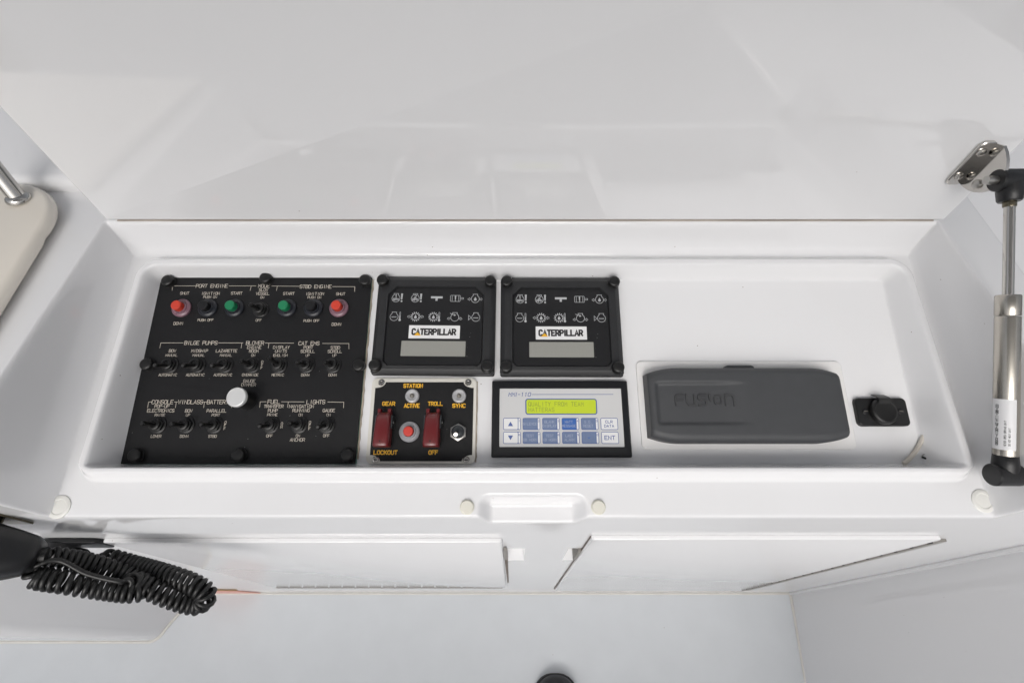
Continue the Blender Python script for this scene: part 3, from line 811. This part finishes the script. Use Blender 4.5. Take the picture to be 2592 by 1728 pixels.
MB().lathe([(5.6, 2.6), (5.4, 6.0), (3.6, 8.0), (2.4, 8.4)], seg=24).build('boot', 'darknut', tg)
MB().tube([Vector((0, -0.6, 7)) + (Vector((0, -3.8, 20)) - Vector((0, -0.6, 7))) * (i / 7) for i in range(8)], 1, 14, rf=lambda t: 1.3 + 0.9 * t if t < 0.95 else 1.5).build('lever', 'chrome', tg)

# ------------------------------------------------------------------ alarm display
ap = tray_thing('alarm_display', 'black-framed alarm keypad with lime screen and blue keys', 'display panel', 42.2, -70.5)
A = rrect(-59.8, 59.8, -33.0, 33.0, 1.0, 2); B = rrect(-58.6, 58.6, -31.8, 31.8, 0.8, 2); D = rrect(-53.6, 54.2, -24.8, 26.4, 0.5, 2); E_ = rrect(-53.0, 53.6, -24.4, 25.8, 0.5, 2)
MB().rings([[(x, y, z) for x, y in q] for q, z in ((A, 0), (A, 4.2), (B, 6.0), (D, 6.6), (E_, 5.4))], True, False).build('bezel', 'mmibez', ap, smooth=20)
MB().plate(E_, 4.6, 5.8, 0).build('membrane', 'mmiface', ap, smooth=0)
ZF = 5.84
s2 = Strokes(); s2.text('MMI-110', -35.4, 20.6, 3.2, 0.52, ZF, pitch=5.6, wscale=1.02, shear=0.22, prop=True)
s2.build('title', 'blueline', ap)
st = Strokes(); st.line([(-24.7, 20.6), (46.4, 20.7)], 0.45, ZF); st.build('title_rule', 'blueline', ap)
MB().plate(rrect(-30.6, 31.9, 3.0, 16.9, 2.2, 5), 5.8, 5.9, 0).build('screen_border', 'blueline', ap, smooth=0)
sc = MB().plate(rrect(-29.6, 30.9, 3.9, 16.0, 1.5, 5), 5.85, 5.98, 0).build('screen', 'lime', ap, smooth=0)
st = Strokes()
st.text('QUALITY FROM TEAM', -3.9, 12.1, 3.4, 0.36, 6.0, pitch=6.0, wscale=0.845)
st.text('HATTERAS', -16.6, 7.3, 3.4, 0.36, 6.0, pitch=6.0, wscale=0.845)
st.build('screen_text', 'limetxt', sc)
KX = [(-49.8, -34.6), (-33.0, -17.9), (-16.1, -1.1), (0.7, 15.6), (17.4, 32.2), (34.2, 49.1)]
KN = [[None, 'SILENCE', 'BLANK|DISPLAY', 'HATT|MESSAGE', 'S.O.|RESET', None], [None, 'TEST|OB HORN', 'TEST|IB HORN', 'LAST|ALARM', None, None]]
for row, (y0, y1) in enumerate([(-10.1, 0.1), (-21.8, -11.7)]):
    for k, (x0, x1) in enumerate(KX):
        key = MB().plate(rrect(x0, x1, y0, y1, 1.2, 4), 5.8, 5.92, 0).build('key', 'blueline', ap, smooth=0)
        last = k == 5; first = k == 0
        xr = x1 - 0.5 if last else x1 - 2.6
        mt = 'white' if (first or last) else ('bluekey2' if (row, k) == (0, 3) else 'bluekey')
        MB().plate(rrect(x0 + 0.5, xr, y0 + 0.5, y1 - 0.5, 0.7, 3), 5.9, 6.02, 0).build('key_face', mt, key, smooth=0)
        if not last:
            MB().plate(rrect(x1 - 2.1, x1 - 0.5, y0 + 0.5, y1 - 0.5, 0.5, 3), 5.9, 6.02, 0).build('number_strip', 'white', key, smooth=0)
            st = Strokes(); st.text(str((k + 1 + row * 5) % 10), x1 - 1.3, y1 - 2.6, 1.5, 0.25, 6.05); st.build('number', 'blueline', key)
        cx, cy = (x0 + xr) / 2, (y0 + y1) / 2
        s2 = MB()
        if first:
            sg = 1 if row == 0 else -1
            s2.add([(cx - 2.2, cy - 1.9 * sg, 6.05), (cx + 2.2, cy - 1.9 * sg, 6.05), (cx, cy + 2.0 * sg, 6.05)], [(0, 1, 2)])
            s2.build('arrow', 'blueline', key, smooth=0)
        elif last and row == 0:
            s2 = Strokes(); s2.text('CLR', cx, cy + 1.8, 2.1, 0.42, 6.05, pitch=5.6, wscale=1.12); s2.text('DATA', cx, cy - 1.8, 2.1, 0.42, 6.05, pitch=5.6, wscale=1.12)
            s2.build('key_lettering', 'blueline', key)
        elif last:
            s2 = Strokes(); s2.text('ENT', cx, cy, 3.1, 0.62, 6.05, pitch=5.6, wscale=1.1); s2.build('key_lettering', 'blueline', key)
        elif KN[row][k]:
            st = Strokes(); ws = KN[row][k].split('|')
            for i, t in enumerate(ws):
                st.text(t, cx, cy + (0 if len(ws) == 1 else 1.7 - 3.4 * i), 2.0, 0.30, 6.05, pitch=5.2, wscale=1.0 if len(t) < 8 else 0.85)
            st.build('key_lettering', 'keytxt', key)
        else:
            st = Strokes(); st.poly([(cx - 1.6, cy + 0.3), (cx + 1.8, cy + 0.3), (cx + 0.2, cy - 0.6)], 6.05); st.build('worn_mark', 'bluekey2', key)
# ------------------------------------------------------------------ stereo under its dust cover
sv = tray_thing('marine_stereo', 'stereo under a dark grey rubber dust cover on a white plate', 'stereo', 204.0, -58.0)
MB().plate(rrect(-92.2, 92.2, -38.8, 38.9, 4.5, 6), 0, 2.4, 0.7, 3).build('mounting_plate', 'gelplate', sv)
CVX, CVY = -3.6, -2.0
def cover_half(x):                 # half height of the cover along its length: straight middle, drawn in at both ends
    a = max(0.0, (abs(x) - 57.0) / 26.5)
    return 32.0 - 5.0 * a ** 2
def cover_top(x, y):
    t = 19.0 - 2.0 * max(0.0, (abs(x) - 58) / 26.0) ** 2
    f = sstep((6.0 - x) / 34.0)    # left half: sunken band across the middle
    band = sstep((19.0 - abs(y - 0.6)) / 3.2)
    end = sstep((x + 79.0) / 5.0)
    return t - 2.6 * f * band * end
xs = lines([(-83.3, -73, 0.8), (-73, 10, 2.2), (10, 73, 4), (73, 83.3, 0.8)])
NV = 60
vs, fs = [], []
for x in xs:
    h = cover_half(x)
    ex = min(1.0, (83.3 - abs(x)) / 4.0)
    re = math.sqrt(max(0.0, 1 - (1 - ex) ** 2))
    sec = []
    for k in range(NV + 1):
        q = -1 + 2 * k / NV
        if abs(q) > 0.84:
            t = (abs(q) - 0.84) / 0.16
            y = math.copysign(h - 5.5 + 5.5 * min(1, t * 1.6) ** 0.6 if t < 0.62 else h, q)
            if t < 0.62:
                tt = t / 0.62
                y = math.copysign((h - 6.0) + 6.0 * math.sin(tt * math.pi / 2), q)
                z = cover_top(x, y) - 5.5 * (1 - math.cos(tt * math.pi / 2))
            else:
                y = math.copysign(h + 0.6 * (t - 0.62), q)
                z = (cover_top(x, y) - 5.5) * (1 - (t - 0.62) / 0.38) + 2.4 * (t - 0.62) / 0.38
        else:
            y = q / 0.84 * (h - 6.0); z = cover_top(x, y)
        z = 2.4 + (z - 2.4) * (0.86 + 0.14 * re)
        sec.append((x, y, z))
    vs += sec
for i in range(len(xs) - 1):
    for k in range(NV):
        a = i * (NV + 1) + k
        fs.append((a, a + NV + 1, a + NV + 2, a + 1))
mb = MB(); mb.add(vs, fs)
for e in (0, len(xs) - 1):           # end walls
    top = [vs[e * (NV + 1) + k] for k in range(NV + 1)]
    sx = -0.5 if e == 0 else 0.5
    bot = [(x + sx, y, 2.4) for x, y, z in top]
    mb.add(top + bot, [(k, k + 1, NV + 2 + k, NV + 1 + k) for k in range(NV)])
dc = mb.build('dust_cover', 'cover', sv, smooth=50); dc.location = (CVX / 1000, CVY / 1000, 0)
tb = MB().plate([(-14.0, 29.5), (14.5, 29.5), (12.5, 34.6), (10.5, 35.4), (-10.0, 35.4), (-12.0, 34.6)], 5.0, 11.0, 1.0, 2).build('pull_tab', 'cover', dc)
# moulded maker's lettering, a hair proud of the cover
st = Strokes()
x0, y0, hh = -61.0, -1.0, 9.0
def ru(pts, wd=1.5):
    st.line([(x0 + a, y0 + b) for a, b in pts], wd, 16.55)
ru([(0, 0), (0, 6.5), (1.6, 8.6), (6.5, 8.6)]); ru([(0, 4.4), (6, 4.4)])
ru([(9.5, 8.6), (9.5, 1.8), (11.2, 0), (16, 0), (16, 8.6)])
ru([(26, 8.6), (20.6, 8.6), (19.6, 7.6), (19.6, 5.4), (20.6, 4.4), (25, 4.4), (26, 3.4), (26, 1.0), (25, 0), (19.6, 0)])
ru([(29.2, 8.6), (29.2, 4.6), (30.0, 4.0)])
ru([(34.0, 7.6), (33.2, 6.6), (33.2, 2.0), (34.2, 1.0), (38.2, 1.0), (39.2, 2.0), (39.2, 6.6), (38.2, 7.6), (34.0, 7.6)])
ru([(42.4, 0), (42.6, 8.6), (47.4, 8.6), (49.2, 6.8), (49.2, -0.6)])
st.v = [(x, y, cover_top(x, y) + 0.2 + (z - 16.55)) for x, y, z in st.v]
me = st.build('moulded_lettering', 'coverlet', dc)
mdl = me.modifiers.new('thickness', 'SOLIDIFY'); mdl.thickness = 0.0014; mdl.offset = 0.0

# ------------------------------------------------------------------ capped power outlet
po = tray_thing('power_outlet', 'small black power outlet with its round rubber cap closed', 'power outlet', 323.2, -64.8)
MB().plate(rrect(-22.3, 22.3, -12.4, 12.2, 4.0, 5), 0, 4.2, 1.0, 3).build('outlet_plate', 'cap', po)
pc = MB().lathe([(11.2, 0), (11.2, 3.4), (10.6, 4.6), (9.0, 5.2), (8.2, 4.9), (0.4, 5.2)], seg=36).build('rubber_cap', 'cap', po)
pc.location = (-0.001, 0.0, 0.0042)
rs = []
for k in range(9):
    t = k / 8
    y = 6 + 9.0 * t; z = 5.2 + 2.0 * math.sin(t * math.pi) - 5.5 * max(0, t - 0.55) / 0.45
    rs.append([(-5.4, y, z), (5.0, y, z), (5.0, y + 0.2, z - 1.8), (-5.4, y + 0.2, z - 1.8)])
MB().rings(rs).build('strap', 'cap', pc)
for x in (-15.2, 15.6):
    s_ = MB().lathe([(2.7, 0), (2.7, 0.4), (2.0, 0.7), (0.3, 0.7)], seg=18).build('screw', 'blackbtn', po)
    s_.location = (x / 1000, 0.0004, 0.0042)
    MB().box(-1.6, 1.6, -0.3, 0.3, 0.68, 0.8).build('slot', 'lensin', s_, smooth=0)

# ------------------------------------------------------------------ loose white tube end on the tray floor
def spline(pts, n):
    P = [Vector(p) for p in pts]; out = []
    for i in range(len(P) - 1):
        a, b, c, d = P[max(i - 1, 0)], P[i], P[i + 1], P[min(i + 2, len(P) - 1)]
        for k in range(n):
            t = k / n
            out.append(0.5 * ((2 * b) + (c - a) * t + (2 * a - 5 * b + 4 * c - d) * t * t + (3 * b - a - 3 * c + d) * t ** 3))
    out.append(P[-1])
    return out
to = tray_thing('drain_tube', 'thin curved white tube in the front right corner of the tray', 'tube', 346.0, -95.0)
path = spline([(357.0 - 346, -81 + 95, 3.6), (353.6 - 346, -88 + 95, 2.0), (347 - 346, -97 + 95, 1.8), (339 - 346, -104.5 + 95, 1.8), (333 - 346, -108.5 + 95, 2.5)], 8)
MB().tube(path, 1.75, 12).build('tube_wall', 'tube', to)
dbr = tray_thing('debris', 'dark bit of wire stub in the front right corner of the tray', 'debris', 354.0, -104.0)
MB().tube(spline([(-3, 1, 0.6), (-1, 0, 1.2), (1.5, -1.5, 0.8)], 4), 0.9, 8).build('stub', 'ink', dbr)
MB().tube(spline([(-3.2, 1.4, 0.8), (-1.4, 3.2, 1.6), (1.4, 1.8, 0.8), (2.2, -1, 0.8)], 4), 0.35, 6).build('bare_strand', 'nickel', dbr)

# ------------------------------------------------------------------ gas strut
T1 = Vector((0.3735, 0.2965, 1.0585)); T0 = Vector((0.3722, 0.1110, 0.9380))
gs = thing('gas_strut', 'steel gas strut with black ball ends propping the lid at the right', 'gas strut', T0)
ax = (T1 - T0).normalized(); Ls = (T1 - T0).length
Q = ax.to_track_quat('Z', 'Y').to_matrix().to_4x4()
# roll so that the label faces the viewer
def along(prof, seg=28):
    return MB().lathe([(r, z) for r, z in prof], seg=seg).xf(Q)
def at(z): return z * Ls
cz = 0.2212 * 0 + (Vector((0.3735, 0.2252, 1.0106)) - T0).dot(ax)
bz = (Vector((0.3732, 0.1235, 0.9455)) - T0).dot(ax)
cb = (Vector((0.3735, 0.2116, 1.002)) - T0).dot(ax)
along([(0.0072, bz), (0.0075, bz + 0.001), (0.0075, cb - 0.001), (0.0072, cb)]).build('cylinder', 'brushed', gs, scale=1.0)
along([(0.0073, cb + 0.0004), (0.0076, cb + 0.001), (0.0076, cz - 0.001), (0.0070, cz)]).build('end_collar', 'brushed', gs, scale=1.0)
along([(0.0034, cz - 0.002), (0.0034, Ls - 0.002)], 20).build('piston_rod', 'chrome', gs, scale=1.0)
along([(0.0039, Ls - 0.020), (0.0041, Ls - 0.019), (0.0041, Ls - 0.016), (0.0039, Ls - 0.015)], 16).build('rod_ring', 'bronze', gs, scale=1.0)
# paper label wrapped over the side that faces the camera
l0 = (Vector((0.3735, 0.1276, 0.9486)) - T0).dot(ax); l1 = (Vector((0.3735, 0.1594, 0.9689)) - T0).dot(ax)
view = (Vector((0, 0, 1.3)) - (T0 + T1) / 2); view = (view - ax * view.dot(ax)).normalized(); sidev = ax.cross(view)
def onbody(a, z, r): return (view * math.cos(a) + sidev * math.sin(a)) * r + ax * z
rows = [[onbody(R(a), z, 0.00762) for a in range(-74, 50, 6)] for z in (l0, l1)]
n = len(rows[0])
mb = MB(); mb.add(rows[0] + rows[1], [(i, i + 1, n + i + 1, n + i) for i in range(n - 1)])
lb = mb.build('paper_label', 'label', gs, scale=1.0, smooth=60)
st = Strokes()
# label lettering laid out flat (x along the strut, y round it), then wrapped on the cylinder
st.text('GSXX-4100-40', 11.4, 5.2, 1.7, 0.42, 0, pitch=5.4, wscale=0.92)
st.text('H11-08-03', 27.2, 5.2, 1.7, 0.42, 0, pitch=5.4, wscale=0.92)
st.text('NEVER OPEN SPRING UNIT', 12.4, 0.4, 1.1, 0.2, 0, wscale=0.95)
st.text('DO NOT HEAT UNIT', 10.0, -2.0, 1.0, 0.2, 0)
sv_ = [onbody(-y / 1000 / 0.0076, l0 + x / 1000, 0.00768 + z * 2e-6) for x, y, z in st.v]
mb = MB(); mb.add(sv_, st.f)
me = bpy.data.meshes.new('label_lettering'); me.from_pydata([tuple(p) for p in mb.v], [], mb.f)
link('label_lettering', me, 'ink', lb, 0)
# ball sockets
def socket(name, c, toward, cap_left):
    d = (toward - c).normalized()
    mb = MB()
    q = d.to_track_quat('Z', 'X').to_matrix().to_4x4()
    b = MB().lathe([(0.0080, 0.000), (0.0080, 0.008), (0.0074, 0.0150), (0.0066, 0.0160)], seg=24).xf(q)
    mb.add(b.v, b.f)
    h = MB().lathe([(0.0074, -0.0105), (0.0083, -0.0095), (0.0083, 0.0085), (0.0077, 0.0098), (0.0055, 0.0100)], seg=28).xf(Matrix.Rotation(R(90), 4, 'Y'))
    mb.add(h.v, h.f)
    mb.v = [tuple(Vector(p) + c - T0) for p in mb.v]
    return mb.build(name, 'hand', gs, scale=1.0)
socket('ball_socket', T1, T0, False)
socket('ball_socket', T0, T1, True)
# chrome angle bracket on the lid
mb = MB()
y_l = 0.3228
o_ = rrect(0.3535, 0.3665, 1.0345, 1.0740, 0.0045, 4)
mb.rings([[(x, y_l - 0.0004, z) for x, z in o_], [(x, y_l - 0.0022, z) for x, z in o_], [(x, y_l - 0.0028, z) for x, z in inset(o_, 0.0006)]])
mb.v = [tuple(Vector(p) - T0) for p in mb.v]
ub = mb.build('lid_bracket', 'chrome', gs, scale=1.0, smooth=0)
mb = MB()
o = [(y_l - 0.0004, 1.037), (y_l - 0.0004, 1.072)] + [(y_l - 0.003 - 0.026 * math.sin(t), 1.0565 + 0.0195 * math.cos(t)) for t in [math.pi * k / 14 for k in range(1, 14)]]
rs = [[(x, y, z) for y, z in q] for x, q in ((0.3635, inset(o, -0.0)), (0.3660, o))]
mb.rings(rs); mb.v = [tuple(Vector(p) - T0) for p in mb.v]
mb.build('flange', 'chrome', ub, scale=1.0, smooth=30)
for y, z in ((0, 1.0435), (0, 1.0655)):
    mb = MB().lathe([(0.0032, 0), (0.0030, 0.0012), (0.0016, 0.0020), (0.0003, 0.0021)], seg=18).xf(Matrix.Translation(Vector((0.3585, y_l - 0.0028, z)) - T0) @ Matrix.Rotation(R(90), 4, 'X'))
    mb.build('screw', 'chrome', ub, scale=1.0)
for y, z in ((0.306, 1.047), (0.299, 1.0565)):
    mb = MB().lathe([(0.0036, 0), (0.0034, 0.0018), (0.0020, 0.0028), (0.0003, 0.0030)], seg=18).xf(Matrix.Translation(Vector((0.3635, y, z)) - T0) @ Matrix.Rotation(R(-90), 4, 'Y'))
    mb.build('rivet', 'nickel', ub, scale=1.0)
mb = MB().lathe([(0.0032, 0), (0.0032, 0.012)], seg=14).xf(Matrix.Translation(T1 - T0 + Vector((-0.006, 0, 0))) @ Matrix.Rotation(R(-90), 4, 'Y')).build('ball_stud', 'nickel', ub, scale=1.0)
# lower bracket: stud out of the recess wall, with its backing plate
mb = MB().lathe([(0.0075, 0), (0.0075, 0.004), (0.004, 0.005), (0.004, 0.012)], seg=20).xf(Matrix.Translation(Vector((0.0218, 0, 0))) @ Matrix.Rotation(R(-90), 4, 'Y'))
lbk = mb.build('wall_bracket', 'cap', gs, scale=1.0)
mb = MB().plate(rrect(-0.008, 0.008, -0.010, 0.010, 0.003, 3), 0, 0.003, 0.0008, 2).xf(Matrix.Translation((0.0125, 0.002, -0.0165)) @ Matrix.Rotation(R(14), 4, 'X') @ Matrix.Rotation(R(-62), 4, 'Y'))
mb.build('backing_plate', 'bumper', lbk, scale=1.0)

# ------------------------------------------------------------------ cream board with stainless post at the left
BZ = 0.991
bd = thing('cream_board', 'thick cream board with a rounded corner and a stainless post, left of the lid', 'board', (-0.50, 0.25, BZ))
o = [(-0.62, 0.30), (-0.62, 0.05)]
pts = [(-0.700, 0.3605), (-0.700, 0.090), (-0.388, 0.090), (-0.3935, 0.216), (-0.3985, 0.290)] + arc(-0.4555, 0.3055, 0.0555, -8, 90, 12)
pts = [(x + 0.50, y - 0.25) for x, y in pts]
pts = [(x, y) for x, y in pts]
mb = MB()
rs = []
for k in range(9):
    a = -math.pi / 2 + math.pi * k / 8
    rs.append([(x, y, 0.008 + (0.0060 if a > 0 else 0.0055) * math.sin(a)) for x, y in inset(pts, 0.0055 * (1 - math.cos(a)))])
mb.rings(rs)
mb.build('board_slab', 'creamgel', bd, scale=1.0, smooth=60)
for x, y in ((-0.409, 0.262), (-0.42, 0.14), (-0.6, 0.2)):
    mb = MB().lathe([(0.006, -0.002), (0.006, 0.006)], seg=16); mb.xf(Matrix.Translation((x + 0.5, y - 0.25, 0)))
    mb.build('stand_off', 'creamgel', bd, scale=1.0)
pa = Vector((-0.437 + 0.5, 0.336 - 0.25, 0.0138)); pbv = pa + Vector((-0.045, 0.075, 0.16))
MB().tube([pa, pa + (pbv - pa) * 0.5, pbv], 0.0068, 24).build('post', 'chrome', bd, scale=1.0)
MB().lathe([(0.0098, 0), (0.0098, 0.002), (0.0088, 0.004), (0.0072, 0.005)], seg=28).xf(Matrix.Translation(pa) @ Matrix.Rotation(R(-12), 4, 'X')).build('post_collar', 'chrome', bd, scale=1.0)

# ------------------------------------------------------------------ radio handset, its clip, cord and socket
CK = 0.88
hA, hB = [CAM + CK * (p - CAM) for p in (Vector((-0.4215, 0.0705, 0.8340)), Vector((-0.5450, 0.0680, 0.8960)))]
hs_ = thing('radio_handset', 'black radio handset hanging at the left edge above its coiled cord', 'handset', hA)
d = (hB - hA).normalized(); fwd = Vector((0, -1, 0)); fwd = (fwd - d * fwd.dot(d)).normalized(); sd = d.cross(fwd)
mb = MB(); rs = []
for s_, hw_, hh_ in [(-0.001, 0.006, 0.006), (0.0, 0.0125, 0.010), (0.004, 0.0165, 0.0135), (0.014, 0.0200, 0.0165), (0.024, 0.0230, 0.019), (0.034, 0.0275, 0.022), (0.046, 0.0305, 0.024), (0.075, 0.032, 0.026), (0.115, 0.032, 0.026), (0.125, 0.030, 0.024)]:
    r = []
    for k in range(28):
        a = 2 * math.pi * k / 28
        cx_, sx_ = math.cos(a), math.sin(a)
        e = 0.55
        r.append(d * s_ + sd * hw_ * math.copysign(abs(cx_) ** e, cx_) + fwd * hh_ * math.copysign(abs(sx_) ** e, sx_))
    rs.append(r)
mb.rings(rs); mb.build('handset_body', 'hand', hs_, scale=1.0, smooth=40)
mb = MB(); mb.tube([d * 0.006 + fwd * 0.0143, d * 0.014 + fwd * 0.0166, d * 0.024 + fwd * 0.0191, d * 0.046 + fwd * 0.0241, d * 0.085 + fwd * 0.0262], 0.0011, 8)
mb.build('seam_ridge', 'char', hs_, scale=1.0)
mb = MB(); mb.tube([d * 0.0 - d * 0.005, d * 0.004], 0.0056, 14); mb.build('strain_relief', 'cord', hs_, scale=1.0)
cl = thing('handset_clip', 'dark metal handset clip on the console front at the left edge', 'clip', (-0.385, 0.0878, 0.902))
mb = MB().box(-0.075, -0.003, -0.0025, -0.0003, -0.012, 0.028)
mb.box(-0.075, -0.012, -0.022, -0.0026, 0.004, 0.006)
mb.build('clip_plate', 'bronze', cl, scale=1.0, smooth=0)

pl = thing('cord_plug', 'black right-angle cord plug on the console front', 'plug', (-0.423, 0.0888, 0.798))
mb = MB().plate(rrect(-0.030, 0.030, -0.014, 0.014, 0.006, 4), 0.0004, 0.004, 0.001, 2).xf(Matrix.Rotation(R(90), 4, 'X'))
mb.build('socket_flange', 'hand', pl, scale=1.0)
mb = MB().lathe([(0.0135, 0.004), (0.0135, 0.012), (0.012, 0.018), (0.007, 0.0225), (0.001, 0.0235)], seg=24).xf(Matrix.Translation((-0.010, 0, 0.002)) @ Matrix.Rotation(R(90), 4, 'X'))
mb.build('plug_body', 'hand', pl, scale=1.0)
mb = MB().tube(spline([(0.0, -0.0125, 0), (0.012, -0.013, 0.001), (0.022, -0.019, 0.006)], 6), 0.005, 14, rf=lambda t: 0.0072 - 0.003 * t)
mb.build('boot', 'cord', pl, scale=1.0)

CP = [(-0.4565, 0.0760, 0.7490), (-0.4379, 0.0790, 0.7487), (-0.4221, 0.0733, 0.7542), (-0.4031, 0.0763, 0.7679), (-0.3775, 0.0707, 0.7644), (-0.3388, 0.0619, 0.7647), (-0.3093, 0.0529, 0.7649),
      (-0.2980, 0.0445, 0.7596), (-0.3060, 0.0372, 0.7561), (-0.3232, 0.0406, 0.7643), (-0.341, 0.0473, 0.7744), (-0.3562, 0.0538, 0.7838), (-0.3588, 0.0526, 0.8006), (-0.3832, 0.0578, 0.8118),
      (-0.4024, 0.0669, 0.8232), (-0.4125, 0.0643, 0.830), (-0.4200, 0.0561, 0.8275), (-0.4174, 0.0535, 0.8211), (-0.3984, 0.0508, 0.8122), (-0.3791, 0.0479, 0.7972), (-0.3544, 0.0457, 0.7834),
      (-0.3515, 0.0520, 0.7749), (-0.3745, 0.0599, 0.7757), (-0.3958, 0.0676, 0.7961), (-0.4156, 0.0711, 0.8174), (-0.4260, 0.0705, 0.8345)]
# amount of coil at each control point (0 straight, 1 full coil)
CA = [0, 0, 0, 1, 1, 1, 1, 1, 1, 1, 1, 1, 0, 0, 0, 0, 0.5, 1, 1, 1, 1, 1, 1, 1, 0.9, 0]
NS = 40
CP = [tuple(CAM + CK * (Vector(p) - CAM) + Vector((-0.003, 0, 0.003))) for p in CP]
path = spline(CP, NS)
amp = []
for i in range(len(CA) - 1):
    amp += [CA[i] + (CA[i + 1] - CA[i]) * sstep(k / NS) for k in range(NS)]
amp.append(CA[-1])
# resample by length with the coil phase, carrying a frame along
cdb = Vector(CP[7])
cord = thing('coiled_cord', 'black coiled handset cord hanging in loops below the front ledge', 'cord', cdb)
out = []; ph = 0.0; up = Vector((0, 0, 1)); RC = 0.0070; PITCH = 0.0043; prev = None
i = 0; seglen = [0.0]
for k in range(1, len(path)): seglen.append(seglen[-1] + (path[k] - path[k - 1]).length)
total = seglen[-1]; step = PITCH / 14; s = 0.0; j = 0
while s < total:
    while j < len(seglen) - 2 and seglen[j + 1] < s: j += 1
    t = (s - seglen[j]) / max(1e-9, seglen[j + 1] - seglen[j])
    p = path[j].lerp(path[j + 1], t); a = amp[j] + (amp[j + 1] - amp[j]) * t
    tg_ = (path[min(j + 2, len(path) - 1)] - path[max(j - 1, 0)]).normalized()
    up = (up - tg_ * up.dot(tg_)).normalized(); sd_ = tg_.cross(up)
    out.append(p + (up * math.cos(ph) + sd_ * math.sin(ph)) * RC * a - cdb)
    ph += 2 * math.pi / 14 * (0.2 + 0.8 * a) * (0.92 + 0.16 * math.sin(s * 90))
    s += step
MB().tube(out, 0.0020, 8).build('cord_coil', 'cord', cord, scale=1.0, smooth=60)

# ------------------------------------------------------------------ toe of a shoe at the bottom edge
sh = thing('shoe', 'black round shoe toe on the deck at the bottom edge', 'shoe', Vector((0.095, -0.19, 0.0)) * KN_ + CAM * (1 - KN_))
sh.scale = (KN_,) * 3
mb = MB(); rs = []
for y, hw_, top in [(-0.135, 0.02, 0.05), (-0.125, 0.033, 0.075), (-0.08, 0.038, 0.085), (-0.02, 0.040, 0.085), (0.04, 0.046, 0.072), (0.085, 0.049, 0.058), (0.115, 0.045, 0.050), (0.132, 0.034, 0.042), (0.141, 0.018, 0.033), (0.1425, 0.006, 0.028)]:
    r = []
    for k in range(24):
        a = 2 * math.pi * k / 24
        c_, s_ = math.cos(a), math.sin(a)
        z = 0.014 + (top - 0.014) * max(0, s_) ** 0.7 if s_ > 0 else 0.014
        r.append((hw_ * math.copysign(abs(c_) ** 0.8, c_), y, z))
    rs.append(r)
mb.rings(rs); up_ = mb.build('upper', 'shoe', sh, scale=1.0, smooth=60); up_.modifiers.new('round', 'SUBSURF').render_levels = 2
so = []
for y, hw_ in [(-0.137, 0.022), (-0.125, 0.036), (-0.02, 0.042), (0.085, 0.051), (0.105, 0.0495), (0.120, 0.0455), (0.131, 0.039), (0.139, 0.030), (0.144, 0.019), (0.1455, 0.009)]:
    so.append((hw_, y))
so = so + [(-x, y) for x, y in reversed(so)]
MB().plate(so, 0.0005, 0.0145, 0.003, 2).build('sole', 'shoe', sh, scale=1.0, smooth=40)
